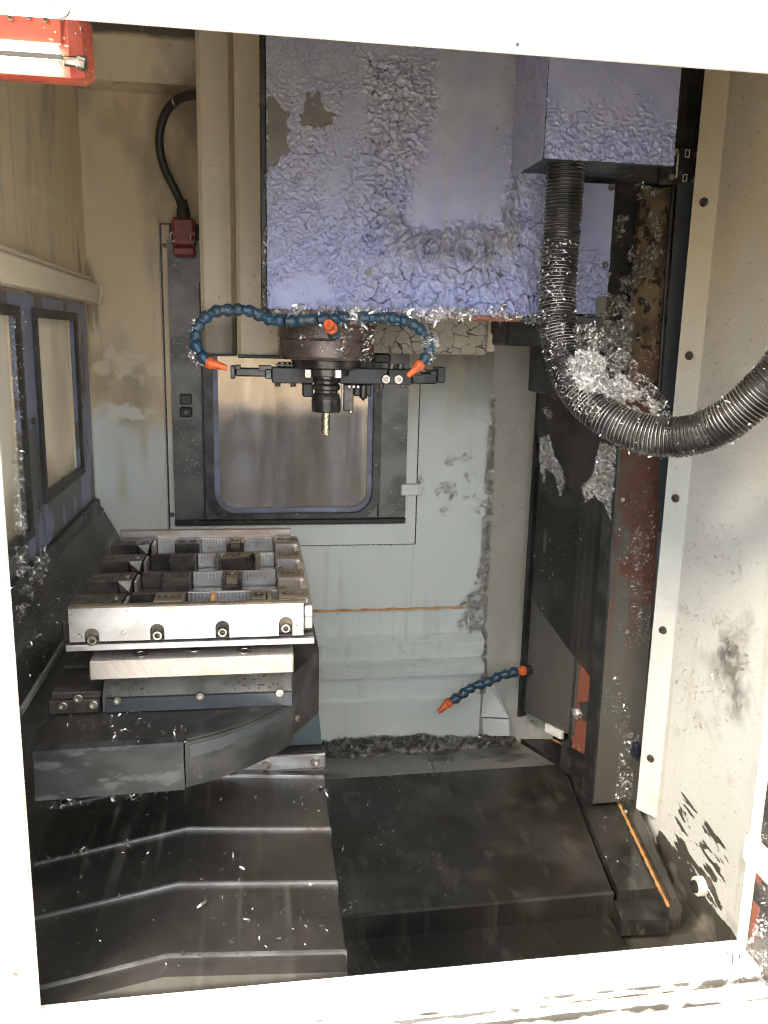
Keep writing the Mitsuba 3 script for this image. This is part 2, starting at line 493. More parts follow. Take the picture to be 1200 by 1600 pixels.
mat('rubber', P_((.028, .027, .024), .5))
mat('hose_skin', P_(dirty((.020, .0195, .018), (.055, .052, .047), 24), .28, .2))
mat('hose_wire', P_(dirty((.40, .38, .35), (.05, .047, .043), 16, (.40, .58)), .28, .8))
mat('chip', P_((.86, .845, .82), .20, 1.0))
mat('dull_chip', P_(dirty((.66, .64, .60), (.30, .285, .26), 120), .26, 1.0))
mat('dark_chip', P_(dirty((.07, .065, .058), (.30, .28, .25), 70, (.42, .66)), .5, .4))
mat('red_plastic', P_(dirty((.26, .05, .045), (.18, .04, .035), 30), .4))
mat('red_paint', P_(dirty((.52, .10, .055), (.36, .065, .04), 14, speck=1.0, c3=(.75, .6, .5)), .36))
mat('gold_tool', P_((.80, .72, .54), .24, 1.0))
mat('tool_black', P_(dirty((.05, .048, .045), (.10, .095, .085), 40), .25, .75))
mat('sealant', P_(dirty((.52, .29, .12), (.38, .20, .08), 50), .55))
mat('white_plastic', P_(dirty((.78, .76, .72), (.62, .58, .5), 24), .4))
mat('navy_plastic', P_((.006, .009, .022), .4))
mat('gasket', P_(dirty((.022, .021, .02), (.06, .056, .05), 30), .42))
mat('rim_blue', P_(dirty((.20, .22, .34), (.13, .13, .16), 18), .4))
mat('cast_grey', P_(dirty((.17, .165, .15), (.10, .095, .085), 26, speck=1.5), .45, .3))
mat('dark_glass', P_(dirty((.05, .048, .046), (.12, .11, .10), 12), .18, .2))
scene['milky_pane'] = {'type': 'principledthin', 'base_color': proc(f_pane), 'roughness': .35, 'diff_trans': .55, 'spec_trans': 0.0}
scene['dusty_glass'] = {'type': 'blendbsdf', 'weight': proc(f_glass_dirt),
                        'first': {'type': 'thindielectric', 'int_ior': 1.5},
                        'second': {'type': 'principledthin', 'base_color': proc(f_film_view), 'roughness': .4, 'diff_trans': 1.0, 'spec_trans': 0.0}}

# ------------------------------------------------------------------ the enclosure
YB, XL, XR, ZF, YF = 2.55, -0.47, 1.115, 0.26, 1.05
win = sbox(-.20, 1.03, .42, 1.86)
add('back_wall', plate_xz(sbox(XL - .03, .05, .737, 2.46).difference(win), YB, YB + .025), 'wall_paint', kind='structure', label='pale grey green back wall browned by oil mist', cat='wall')
led = [(2.548, .742), (2.532, .733), (2.540, .655), (2.500, .634), (2.508, .590), (2.530, .584), (2.530, .572), (2.478, .560), (2.486, .528), (2.520, .520), (2.524, .445), (2.512, .436), (2.516, .1), (2.548, .1)]
add('back_wall__ledge', profile_x(led, -.2, .735), 'wall_paint', label='stepped ledges across the bottom of the back wall')
add('back_wall__beam', hull([(x, y, z) for x in (XL, .1) for (y, z) in ((2.50, 2.33), (2.548, 2.33), (2.548, 2.25), (2.40, 2.345), (2.40, 2.46), (2.548, 2.46), (2.44, 2.25))]), 'wall_paint')
add('back_wall__seam', box(.4945, .4985, 2.547, 2.551, .745, .955, .0003), 'wall_paint')
add('back_wall__sealant_bead', tube(np.stack([np.linspace(.16, .70, 60), 2.541 + 0 * np.linspace(0, 1, 60), .7405 + .0012 * np.sin(np.linspace(0, 40, 60))], 1), .0032 + .0016 * np.abs(np.sin(np.linspace(0, 23, 60))), 8), 'sealant', label='orange bead of old sealant along the top of the ledge')
ang = np.array([(.735, 2.552), (.735, 2.585), (1.12, 2.545), (1.12, 2.51), (1.0, 2.515)])
add('corner_wall', slab([(x, y, .05) for x, y in ang], (0, 0, 2.41)), 'shaded_corner_paint', kind='structure', label='stained wall with shade painted in between the back wall corner and the column cover', cat='wall')
g0 = at(797, 1132, Y=2.5)
add('corner_gusset', cat(hull([at(752, 1120, Y=2.53), at(757, 1060, Y=2.545), at(795, 1122, Y=2.47), at(772, 1068, Y=2.545), at(795, 1122, Y=2.54), at(752, 1120, Y=2.56)]),
                         hull([at(754, 1122, Y=2.525), at(796, 1124, Y=2.48), at(796, 1150, Y=2.48), at(754, 1150, Y=2.525), at(754, 1122, Y=2.56), at(796, 1150, Y=2.56)])), 'wall_paint', label='small folded corner plate under the blue jointed hose', cat='corner plate')
# left wall
lw = unary_union([sbox(1.0, .05, 2.6, 2.46)])
hole = unary_union([sbox(1.885, 1.245, 2.285, 1.635), sbox(1.40, 1.20, 1.745, 1.635)])
m = extrude(lw.difference(hole), .03, engine='earcut')
m.apply_transform(np.array([[0, 0, 1, XL - .035], [1, 0, 0, 0], [0, 1, 0, 0], [0, 0, 0, 1.0]]))
add('left_wall', m, 'wall_paint', kind='structure', label='left wall browned by oil mist above the blue window', cat='wall')
# right wall with its narrow flange
add('right_wall', cat(box(1.125, 1.15, 1.998, 2.6, .05, 2.46), box(XR, XR + .03, 1.0, 2.0, .05, 2.46, .001), hull([(1.077, 2.036, z) for z in (.285, 2.46)] + [(XR - .0005, 1.984, z) for z in (.285, 2.46)] + [(1.08, 2.040, z) for z in (.285, 2.46)] + [(XR - .0005, 1.996, z) for z in (.285, 2.46)])), 'side_paint', kind='structure', label='cream right wall scraped to bare steel near the bottom', cat='wall')
for (px, py) in ((1104, 314), (1078, 556), (1056, 781), (1036, 989), (1042, 1190)):
    c = at(px, py, Y=1.992) if px > 1060 else at(px, py, Y=1.99)
    c = np.array([1.094, 2.0125 - .001, c[2]])
    screw('right_wall', c, (-.81, -.59, 0), .0078, 'dark_bolt', washer=True)
c = at(1098, 1384, X=XR)
pg = thing('pipe_fitting', 'cream round pipe fitting with a black bore low on the scraped right wall', 'pipe fitting')
add('collar', lathe([(.024, 0), (.024, .018), (.021, .021), (.017, .021), (.015, .012), (.015, .0)], c, (-1, 0, 0), 28), 'white_plastic', pg, smooth=35)
add('bore', lathe([(.015, .0), (.015, .026), (.011, .028), (.010, .008), (0, .008)], c, (-1, 0, 0), 20), 'rubber', pg, smooth=35)
add('ceiling', box(XL - .03, XR + .03, 1.0, 2.6, 2.46, 2.49), 'wall_paint', kind='structure', label='sheet metal roof of the machine', cat='ceiling')
# the front skin round the door opening
add('front_wall', cat(box(-1.2, -.42, 1.05, 1.09, -.0, 2.6), box(.86, 1.6, 1.05, 1.09, .0, 2.6), box(-.42, .86, 1.05, 1.09, 2.06, 2.6), box(-.42, .86, 1.06, 1.10, 0, .60)), 'cream_paint', kind='structure', label='cream front panels of the machine', cat='wall')

# ------------------------------------------------------------------ floor trays
add('floor', cat(box(XL, XR, 1.06, 2.6, .02, .05), box(.86, XR, 1.06, 2.1, .14, .16)), 'side_paint', kind='structure', label='cream base pan under the black trays', cat='floor')
tr = thing('floor_tray', 'broad black sheet metal floor tray with a paler rear strip', 'floor tray')
back = [(.0, 2.545), (.865, 2.545), (.951, 2.352), (.0, 2.340)]
add('rear_sheet', slab([(x, y, ZF) for x, y in back], (0, 0, -.004)), 'grey_sheet', tr, label='paler grey rear strip of the tray')
add('front_sheet', hull([(x, y, z) for x, y, z in ((.0, 2.3395, ZF), (.951, 2.3515, ZF), (.967, 2.325, ZF), (.872, 1.725, ZF - .004), (.0, 1.718, ZF - .004), (.0, 2.3395, ZF - .02), (.967, 2.325, ZF - .02), (.872, 1.725, ZF - .03), (.0, 1.718, ZF - .03))]), 'floor_steel', tr)
add('front_lip', hull([(.0, 1.719, ZF + .001), (.872, 1.726, ZF + .001), (.0, 1.712, ZF - .003), (.872, 1.719, ZF - .003), (.0, 1.712, .19), (.872, 1.719, .19), (.0, 1.72, .19), (.872, 1.727, .19)]), 'floor_steel', tr)
add('step', box(.0, .866, 1.60, 1.735, .17, .195, .003), 'floor_steel', tr)
add('step', box(.0, .86, 1.06, 1.62, .10, .135, .003), 'floor_steel', tr)
add('seam', cat(box(.548, .5505, 2.345, 2.54, ZF - .001, ZF + .0012, .0003)), 'black_steel', tr)
st = thing('side_tray', 'narrow black channel tray running along the foot of the right wall', 'floor tray')
sd = [(.884, 2.545), (.985, 2.545), (1.071, 2.368), (1.058, 2.10), (.994, 1.72), (.884, 1.72), (.981, 2.325), (.964, 2.357)]
add('sheet', slab([(x, y, ZF + .004) for x, y in sd], (0, 0, -.03)), 'floor_steel', st)
add('end_cap', hull([(.872, 1.718, ZF - .02), (1.0, 1.718, ZF - .02), (.868, 1.655, ZF - .028), (.985, 1.645, ZF - .028), (.868, 1.655, .19), (.985, 1.645, .19), (.872, 1.718, .19), (1.0, 1.718, .19)]), 'black_steel', st)
for a, b in (((.985, 2.545), (1.071, 2.368)), ((1.071, 2.368), (1.058, 2.10)), ((1.058, 2.10), (.994, 1.72)), ((.994, 1.72), (.984, 1.650))):
    a, b = np.array(a), np.array(b)
    d = (b - a) / np.linalg.norm(b - a)
    o = np.array([-d[1], d[0]])
    wa, wb = (.065, .065) if a[1] > 2.2 else (.065, .036) if a[1] > 2.0 else (.036, .030)
    q = [(x, y, z) for (x, y), z0 in ((a, .030), (b, .030), (b + o * wb * .6, .026), (a + o * wa * .6, .026), (b + o * wb, .004), (a + o * wa, .004)) for z in (ZF - .06, ZF + z0)]
    add('kerb', hull([(min(x, 1.113), y, z) for x, y, z in q]), 'floor_steel', st)
    n = max(6, int(np.linalg.norm(b - a) / .012))
    t = np.linspace(0, 1, n)[:, None]
    pts = a + (b - a) * t - o * .003
    add('sealant_bead', tube(np.c_[pts, np.full(n, ZF + .006)], .0042 + .0012 * np.sin(np.arange(n) * 1.7), 8), 'sealant', st, smooth=True, label='orange sealant bead')
for px, py in ((886, 1163), (905, 1128)):
    pass
screw(st, at(887, 1155, Z=.30), (-.85, -.5, 0), .007)
screw(st, at(833, 1128, Y=2.50), (-.3, -1, 0), .008)
screw(st, at(978, 1268, Z=.30), (-.9, -.4, 0), .006)

# ------------------------------------------------------------------ rear door with its window
rd = thing('rear_door', 'grey green rear door with a black framed rounded window', 'door')
outer = sbox(-.262, .962, .497, 1.905)
add('panel', plate_xz(outer.difference(sbox(-.246, 1.032, .461, 1.862)), 2.532, 2.549), 'wall_paint', rd)
for q in (sbox(-.268, .957, .503, 1.910).difference(sbox(-.262, .962, .497, 1.905)),):
    add('seam', plate_xz(q, 2.542, 2.5495), 'gasket', rd)
add('edge_trim', plate_xz(sbox(-.290, .962, -.272, 1.925), 2.540, 2.549), 'wall_paint', rd)
rr = sbox(-.063, 1.132, .290, 1.70).buffer(.077, 24)
fr = sbox(-.247, 1.030, .462, 1.864)
add('window_frame', plate_xz(fr.difference(rr.buffer(.012)), 2.522, 2.548), 'frame_paint', rd)
add('window_frame__sill_rail', box(-.247, .462, 2.508, 2.521, 1.034, 1.052, .004), 'black_steel')
add('window_frame__stile_edge', cat(box(.372, .378, 2.514, 2.521, 1.055, 1.75, .002), box(-.160, -.154, 2.514, 2.521, 1.055, 1.75, .002)), 'gasket')
add('gasket', plate_xz(rr.buffer(.012).difference(rr.buffer(-.012)), 2.512, 2.546), 'gasket', rd)
add('rim', plate_xz(rr.buffer(-.0121).difference(rr.buffer(-.027)), 2.536, 2.546), 'rim_blue', rd)
add('pane', plate_xz(rr.buffer(-.01), 2.5495, 2.5505), 'dusty_glass', rd)
for x, z in ((.348, 1.075), (.12, 1.067), (-.1, 1.068), (.364, 1.22), (.364, 1.45)):
    screw(rd, (x, 2.512, z), (0, -1, 0), .0042, 'dark_bolt')
for px, py in ((258, 384), (269, 804)):
    p = at(px, py, Y=2.532)
    screw(rd, p, (0, -1, 0), .007, 'dark_bolt')
cl = thing('door_catch', 'small painted catch on the right edge of the rear door', 'latch')
a, b = at(627, 757, Y=2.51), at(659, 774, Y=2.51)
add('strap', box(a[0], b[0], 2.508, 2.531, b[2], a[2], .003), 'wall_paint', cl)
add('bend', box(b[0] - .012, b[0] + .001, 2.505, 2.548, b[2] - .001, a[2] + .001, .003), 'wall_paint', cl)
hb = thing('hinge_block', 'dark bolted hinge block on the left stile of the black window frame', 'hinge')
for z0, z1, d in ((1.40, 1.43, .02), (1.365, 1.392, .028)):
    a = at(290, 600, Y=2.5)
    add('block', box(a[0] - .018, a[0] + .016, 2.521 - d, 2.521, z0, z1, .003), 'black_steel', hb)
screw(hb, (at(290, 600, Y=2.5)[0], 2.493, 1.379), (0, -1, 0), .006, 'dark_bolt')
# what the window gives on
add('workshop_wall', box(-1.6, 2.2, 3.9, 4.0, .0, 3.4), 'guard_paint', kind='structure', label='tan workshop wall seen through the rear window', cat='wall')
wc = thing('storage_cabinet', 'blue grey plain cabinet blurred behind the rear window', 'cabinet')
add('body', box(-.35, .42, 3.3, 3.7, .0, 1.33, .01), 'rim_blue', wc)
add('panel', box(.16, .24, 3.27, 3.299, .7, 1.3, .003), 'blue_paint', wc)

# ------------------------------------------------------------------ left side window, rail and chute
sw = thing('side_window', 'blue framed side window with two milky panes in the left wall', 'window')
fw = sbox(1.06, 1.11, 2.455, 1.675)
hole = unary_union([sbox(1.885, 1.245, 2.285, 1.635), sbox(1.40, 1.20, 1.745, 1.635)])


def plate_yz(poly, x0, x1):
    m = extrude(poly, x1 - x0, engine='earcut')
    m.apply_transform(np.array([[0, 0, 1, x0], [1, 0, 0, 0], [0, 1, 0, 0], [0, 0, 0, 1.0]]))
    return m


add('frame', plate_yz(fw.difference(hole.buffer(-.004)), XL - .004, XL + .006), 'blue_paint', sw)
add('bead', plate_yz(hole.buffer(.014, join_style=2).difference(hole.buffer(-.006)), XL + .0065, XL + .014), 'black_steel', sw)
add('bottom_rail', box(XL - .003, XL + .022, 1.06, 2.44, 1.098, 1.135, .004), 'black_steel', sw)
for i, (y0, y1, z0) in enumerate(((1.88, 2.29, 1.24), (1.395, 1.75, 1.195))):
    add('pane', box(XL - .014, XL - .010, y0, y1, z0, 1.64, .0005), 'milky_pane', sw)
for px, py in ((51, 658), (96, 750), (60, 790), (125, 608), (127, 635), (131, 732)):
    screw(sw, at(px, py, X=XL + .012), (1, 0, 0), .0065, 'dark_bolt')
rail = thing('door_rail', 'dusty tan channel rail above the blue side window', 'rail')
add('channel', cat(box(XL - .003, XL + .045, 1.08, 2.46, 1.682, 1.735, .006), box(XL - .003, XL + .03, 1.08, 2.44, 1.736, 1.75, .004)), 'guard_paint', rail)
add('end_plate', box(XL - .002, XL + .05, 2.461, 2.472, 1.678, 1.74, .003), 'guard_paint', rail)
ch = thing('chip_chute', 'dark oily chute sloping from the left wall towards the table', 'chute')
add('slope', slab([(XL + .002, 1.07, 1.097), (XL + .002, 2.54, 1.097), (-.402, 2.54, .975), (-.402, 1.07, .975)], (-.01, 0, -.006)), 'oily_steel', ch)
add('apron', box(-.409, -.403, 1.07, 2.54, .55, .972, .002), 'oily_steel', ch)
add('lip', box(-.4025, -.396, 1.07, 2.54, .962, .9765, .002), 'grey_sheet', ch)

# ------------------------------------------------------------------ door opening frame (front)
df = thing('door_frame', 'sunlit cream frame of the door opening, worn along the sill', 'door frame')
add('lintel', hull([(x, y, z) for x in (-.8, 1.3) for y, z in ((1.012, 1.9262), (1.002, 1.9245), (.999, 1.928), (.999, 2.012), (1.003, 2.018), (1.012, 2.018))]), 'cream_paint', df, smooth=20)
add('lintel_back', box(-.8, 1.3, 1.0125, 1.055, 1.952, 2.02, .002), 'cream_paint', df)
add('lintel_flange', hull([(x, y, z + (x - .1) * .04) for x in (-.8, 1.3) for y, z in ((1.0, 2.001), (.972, 2.001), (.97, 2.004), (.97, 2.05), (1.0, 2.05))]), 'cream_paint', df)
add('rust_bead', tube(np.array([(x, .996, 2.0005 + (x - .1) * .04 + .001 * math.sin(x * 60)) for x in np.linspace(-.6, 1.2, 80)]), .0024, 6), 'sealant', df)
add('left_post', box(-.62, -.3035, 1.028, 1.047, .40, 1.99, .003), 'cream_paint', df)
add('right_post', box(.748, .86, 1.036, 1.054, .40, 1.99, .003), 'cream_paint', df)
sill = [(1.056, .60), (1.056, .672), (1.052, .677), (.994, .677), (.988, .672), (.986, .655), (.980, .650), (.978, .662), (.972, .666), (.966, .662), (.964, .648), (.955, .645), (.955, .600)]
add('sill', profile_x(sill, -.62, .75), 'cream_paint', df)
add('sill_apron', profile_x([(.955, .655), (.50, .640), (.50, .60), (.955, .61)], -.62, .80), 'cream_paint', df)
screw(df, at(26, 1517, Y=1.0275), (0, -1, 0), .0062, 'zinc')
screw(df, at(808, 70, Y=.9985), (0, -1, 0), .0022, 'dark_bolt')
ey = at(95, 14, Y=.985)
add('hook', tube([ey + np.array([.009 * math.cos(t), -.004, .009 * math.sin(t)]) for t in np.linspace(-2.2, 2.6, 20)], .0016, 8), 'zinc', df, smooth=True)
rdoor = thing('sliding_door', 'dark edge of the open sliding door with a white guide bracket', 'door')
add('panel', box(.752, .80, .45, 1.0355, .652, 1.99, .004), 'dark_glass', rdoor, label='dark glossy door edge speckled with chips')
add('primer_mark', cat(box(.7508, .7524, 1.012, 1.028, .705, .765, .0004), box(.7508, .7524, 1.016, 1.03, .80, .835, .0004)), 'primer', rdoor)
a = at(1167, 1292, X=.745)
add('bracket', cat(box(.733, .7485, .955, 1.04, a[2] - .045, a[2] - .002, .003), box(.733, .760, 1.028, 1.042, a[2] - .045, a[2] - .002, .003)), 'white_plastic', rdoor, label='white guide bracket on the door edge')

# ------------------------------------------------------------------ work lamp, top left
lp = thing('work_lamp', 'orange red lamp housing with two lit white tubes under the lintel', 'lamp')
add('housing', hull([(x, y, z) for x in (-.62, -.220) for y, z in ((1.137, 1.990), (1.137, 1.930), (1.14, 1.903), (1.15, 1.900), (1.23, 1.918), (1.23, 1.995))] + [(-.207, 1.225, 1.99), (-.207, 1.15, 1.965), (-.205, 1.15, 1.908), (-.205, 1.225, 1.924)]), 'red_paint', lp)
add('upper_panel', box(-.62, -.226, 1.131, 1.1365, 1.9365, 1.985, .002), 'red_paint', lp)
for z in (1.9295, 1.9095):
    add('tube', cyl((-.60, 1.130, z), (-.231, 1.130, z), .0066, 14), 'white_plastic', lp, smooth=30)
    scene[list(scene)[-1]]['emitter'] = {'type': 'area', 'radiance': {'type': 'rgb', 'value': [1.0, .96, .88]}}
add('retaining_bar', box(-.61, -.224, 1.1185, 1.1225, 1.9168, 1.9228, .001), 'cast_grey', lp)
add('end_knob', cat(cyl((-.224, 1.124, 1.917), (-.208, 1.124, 1.917), .006, 16), cyl((-.208, 1.124, 1.917), (-.198, 1.124, 1.915), .0085, 16)), 'zinc', lp, smooth=30)
for px, py in ((17, 25), (45, 24), (72, 28), (98, 27)):
    screw(lp, at(px, py + 3, Y=1.1305), (0, -1, 0), .0032, 'dark_bolt', name='rivet')

# ------------------------------------------------------------------ tool changer guard, cable, connector
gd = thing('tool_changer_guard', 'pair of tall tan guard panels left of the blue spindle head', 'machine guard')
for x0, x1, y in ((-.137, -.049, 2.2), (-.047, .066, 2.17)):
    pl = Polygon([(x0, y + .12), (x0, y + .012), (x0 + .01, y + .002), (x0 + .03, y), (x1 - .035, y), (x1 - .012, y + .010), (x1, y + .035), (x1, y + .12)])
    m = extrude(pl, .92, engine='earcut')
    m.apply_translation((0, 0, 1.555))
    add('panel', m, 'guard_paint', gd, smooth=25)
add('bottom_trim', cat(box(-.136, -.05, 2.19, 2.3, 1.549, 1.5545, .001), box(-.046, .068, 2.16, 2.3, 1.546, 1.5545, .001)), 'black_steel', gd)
pts = [at(318, 143, Y=2.3), at(298, 148, Y=2.36), at(274, 158, Y=2.41), at(255, 185, Y=2.45), at(249, 225, Y=2.47), at(258, 265, Y=2.48), at(274, 298, Y=2.49), at(286, 335, Y=2.49)]
cb = thing('power_cable', 'black cable curving down to the red connector', 'cable')
add('sheath', tube(spline(pts, .012), .0115, 14), 'rubber', cb, smooth=True)
add('boot', lathe([(.0, 0), (.012, 0), (.018, .03), (.018, .05), (0, .05)], at(285, 312, Y=2.49), at(287, 345, Y=2.49) - at(285, 312, Y=2.49), 16), 'rubber', cb, smooth=30)
add('clamp_ring', tube([pts[2] + .0125 * np.array([math.sin(a) * .5, math.sin(a) * .8, math.cos(a)]) for a in np.linspace(0, 6.3, 24)], .0028, 6), 'zinc', cb, smooth=True)
cn = thing('red_connector', 'dark red plug connector above the black window stile', 'connector')
a, b = at(267, 338, Y=2.46), at(305, 398, Y=2.46)
add('shell', box(a[0], b[0], 2.46, 2.525, b[2] + .02, a[2], .008), 'red_plastic', cn)
add('base', box(a[0] + .003, b[0] - .002, 2.455, 2.525, b[2] - .004, b[2] + .019, .004), 'red_plastic', cn)
for s in (a[0] + .004, b[0] - .006):
    add('clip', tube([(s + .006 * math.cos(t), 2.456, b[2] + .045 + .013 * math.sin(t)) for t in np.linspace(.4, 5.9, 16)], .0026, 8), 'zinc', cn, smooth=True)
add('mounting_plate', box(a[0] - .012, b[0] + .02, 2.527, 2.531, b[2] - .03, a[2] - .01, .001), 'black_steel', cn)

# ------------------------------------------------------------------ the spindle head and its flaking paint
rng = np.random.default_rng(7)


def seeds(W, H, s, g):
    nx, ny = int(W / s) + 3, int(H / s) + 3
    i, j = np.meshgrid(np.arange(nx), np.arange(ny), indexing='ij')
    return (np.stack([i + g.uniform(-.1, 1.0, i.shape), j + g.uniform(-.1, 1.0, i.shape)], -1).reshape(-1, 2) - 1) * s


def flake_sheet(org, eu, ev, nrm, W, H, res, fields, seed):
    """A sheet of enamel swollen and cracked by coolant. fields(U, V) -> weights (fine, medium, large, fold), bare, grime."""
    g = np.random.default_rng(seed)
    nu, nv = int(W / res) + 1, int(H / res) + 1
    U, V = np.meshgrid(np.linspace(0, W, nu), np.linspace(0, H, nv), indexing='ij')
    q = np.stack([U, V, U * 0 + seed], -1)
    wu = U + (meshkit.fbm(q * [60, 60, 1], 3, seed) - .5) * .020 + (meshkit.fbm(q * [230, 230, 1], 2, seed + 3) - .5) * .004
    wv = V + (meshkit.fbm(q * [60, 60, 1], 3, seed + 50) - .5) * .020 + (meshkit.fbm(q * [230, 230, 1], 2, seed + 53) - .5) * .004
    fine, med, large, fold, bare, grime = fields(U, V)
    h = np.zeros_like(U)
    crack = np.zeros_like(U)
    tone = np.zeros_like(U)
    for s, w, amp in ((.0080, fine, .0024), (.0140, med, .0050), (.025, large, .0046)):
        sd = seeds(W, H, s, g)
        keep = g.random(len(sd)) < .86
        sd = sd[keep]
        d, ix = cKDTree(sd).query(np.stack([wu, wv], -1).reshape(-1, 2), k=2)
        e = ((d[:, 1] - d[:, 0]) / s).reshape(U.shape)
        dx = (np.stack([wu, wv], -1).reshape(-1, 2) - sd[ix[:, 0]]) / s
        tilt = g.normal(0, 1, (len(sd), 2))[ix[:, 0]]
        lift = g.random(len(sd))[ix[:, 0]].reshape(U.shape)
        tone_ = g.normal(0, 1, len(sd))[ix[:, 0]].reshape(U.shape)
        hh = amp * ((.25 + .75 * lift) * np.clip(1 - e / .55, 0, 1) ** 1.4 + .42 * (dx * tilt).sum(1).reshape(U.shape))
        ck = np.clip(1 - e / (.10 if s < .02 else .085), 0, 1) * np.clip((meshkit.fbm(q * [55, 55, 1], 2, seed + int(s * 1e4)) - .34) * 6, .15, 1)
        hh = hh * (1 - ck) - amp * .8 * ck
        h += w * hh
        crack = np.maximum(crack, ck * w * (.75 if s < .02 else 1.0))
        tone += tone_ * w
    rg = 1 - np.abs(2 * meshkit.fbm(q * [95, 120, 1], 3, seed + 61) - 1) * 2.6
    h += np.clip(rg, 0, 1) ** 2 * (.0032 * med + .0018 * large + .0008 * fine)
    # folds: soft paint that slid down and wrinkled
    a = meshkit.fbm(np.stack([U * 75 + (meshkit.fbm(q * [30, 30, 1], 2, 3) - .5) * 3.5, V * 22, U * 0], -1), 3, seed + 9)
    b = meshkit.fbm(np.stack([U * 50, V * 62, U * 0 + 5], -1), 3, seed + 19)
    r1, r2 = 1 - np.abs(2 * a - 1) * 2.2, 1 - np.abs(2 * b - 1) * 2.4
    h += fold * (.017 * np.clip(r1, 0, 1) ** 1.6 + .006 * np.clip(r2, 0, 1) ** 2)
    crack = np.maximum(crack, fold * np.clip(.42 - np.maximum(r1, r2), 0, 1) * 1.6)
    h += (meshkit.fbm(q * [45, 45, 1], 3, seed + 77) - .5) * .0016 * (fine + med + large + .15)
    h = h * (1 - bare) - .0012 * bare
    # colours of the thing itself: faded lavender blue, yellow-grey oil film, bare brown filler in the cracks
    n1 = meshkit.fbm(q * [26, 26, 1], 4, seed + 31)[..., None]
    paint = np.array([.195, .212, .370]) * (1 + .10 * tone[..., None]) * (.9 + .25 * n1)
    film = np.array([.235, .220, .215]) * (.85 + .3 * n1)
    gk = np.clip(grime + (n1[..., 0] - .5) * .5, 0, .9)[..., None]
    col = paint * (1 - gk) + film * gk
    col = np.where(crack[..., None] > 0, col * (1 - crack[..., None] * .85) + np.array([.055, .05, .042]) * crack[..., None] * .85, col)
    bk = np.clip(bare, 0, 1)[..., None]
    col = col * (1 - bk) + np.array([.105, .092, .075]) * (.8 + .4 * n1) * bk
    spots = (meshkit.noise(q * [330, 330, 1], seed + 5) > .955)[..., None] * (meshkit.noise(q * [14, 14, 1], seed + 6) > .5)[..., None]
    col = np.where(spots, col * .4, col)
    P = np.asarray(org) + U[..., None] * np.asarray(eu) + V[..., None] * np.asarray(ev) + h[..., None] * np.asarray(nrm)
    i, j = np.meshgrid(np.arange(nu - 1), np.arange(nv - 1), indexing='ij')
    k = i * nv + j
    f = np.stack([k, k + nv, k + nv + 1, k + 1], -1).reshape(-1, 4)
    if np.dot(np.cross(eu, ev), nrm) < 0:
        f = f[:, ::-1]
    return (P.reshape(-1, 3), f), np.clip(col.reshape(-1, 3), .01, 1)


def blob(U, V, poly, soft, rough=.0, seed=1, k=60):
    """1 inside the polygon, 0 outside, across a ragged edge."""
    ring = np.vstack([poly, poly[:1]])
    pts = np.concatenate([a + (b - a) * np.linspace(0, 1, 24)[:, None] for a, b in zip(ring[:-1], ring[1:])])
    dist = cKDTree(pts).query(np.stack([U, V], -1).reshape(-1, 2))[0].reshape(U.shape)
    ins = inside(ring, np.stack([U, V], -1).reshape(-1, 2)).reshape(U.shape)
    s = np.where(ins, dist, -dist) + (meshkit.fbm(np.stack([U * k, V * k, U * 0 + seed], -1), 4, seed) - .5) * rough
    return np.clip(s / soft + .5, 0, 1)


YH, X0, X1, ZB, ZT = 1.75, .024, .604, 1.656, 2.26


def on_head(*pp):
    """Corners on the head's face, in its own metres from the lower left corner."""
    q = [at(x, y, Y=YH) for x, y in pp]
    return [(p[0] - X0, p[2] - ZB) for p in q]


def head_fields(U, V):
    smooth = blob(U, V, on_head((682, 20), (800, 20), (792, 345), (770, 352), (742, 345), (700, 350), (648, 362), (634, 330), (655, 270), (676, 200)), .035, .06, 3)
    smooth = np.maximum(smooth, blob(U, V, on_head((535, 150), (572, 150), (574, 190), (545, 250), (530, 330), (508, 330), (520, 230)), .02, .03, 5) * .8)
    smooth = np.maximum(smooth, blob(U, V, on_head((425, 450), (500, 425), (520, 462), (470, 480), (425, 478)), .02, .02, 6) * .8)
    fold = blob(U, V, on_head((600, 385), (612, 320), (640, 362), (690, 368), (720, 352), (780, 358), (800, 270), (812, 360), (800, 400), (760, 412), (690, 405), (640, 415)), .018, .02, 8)
    top = blob(U, V, on_head((400, 20), (700, 20), (690, 110), (560, 140), (400, 120)), .06, .05, 9)
    large = blob(U, V, on_head((560, 500), (575, 425), (610, 405), (700, 408), (790, 405), (800, 340), (860, 340), (860, 500)), .03, .03, 11)
    med = blob(U, V, on_head((572, 90), (690, 100), (685, 180), (655, 270), (630, 350), (600, 400), (560, 400), (575, 280)), .03, .03, 12)
    bare = blob(U, V, on_head((473, 195), (478, 140), (488, 165), (497, 138), (508, 165), (527, 178), (500, 198)), .002, .028, 14, 70)
    bare = np.maximum(bare, blob(U, V, on_head((415, 150), (430, 152), (445, 160), (452, 200), (450, 235), (428, 262), (415, 262)), .002, .028, 15, 70))
    large = large * (1 - fold) * (1 - smooth)
    med = med * (1 - large) * (1 - fold) * (1 - smooth)
    fine = (1 - large - med) * (1 - fold) * (1 - smooth)
    fine = np.clip(fine, 0, 1) * (1 - .55 * top)
    grime = np.clip((V - .04) / .36, 0, 1) * .85 + blob(U, V, on_head((560, 500), (560, 420), (700, 405), (820, 390), (860, 340), (860, 430), (740, 440), (620, 430)), .06, .06, 21) * .25 + fold * .35
    runs = np.exp(-((U - (on_head((700, 200))[0][0])) / .006) ** 2) + np.exp(-((U - on_head((765, 250))[0][0] - .01 * np.sin(V * 20)) / .004) ** 2)
    return fine, med, large, fold, bare, grime + runs * .3


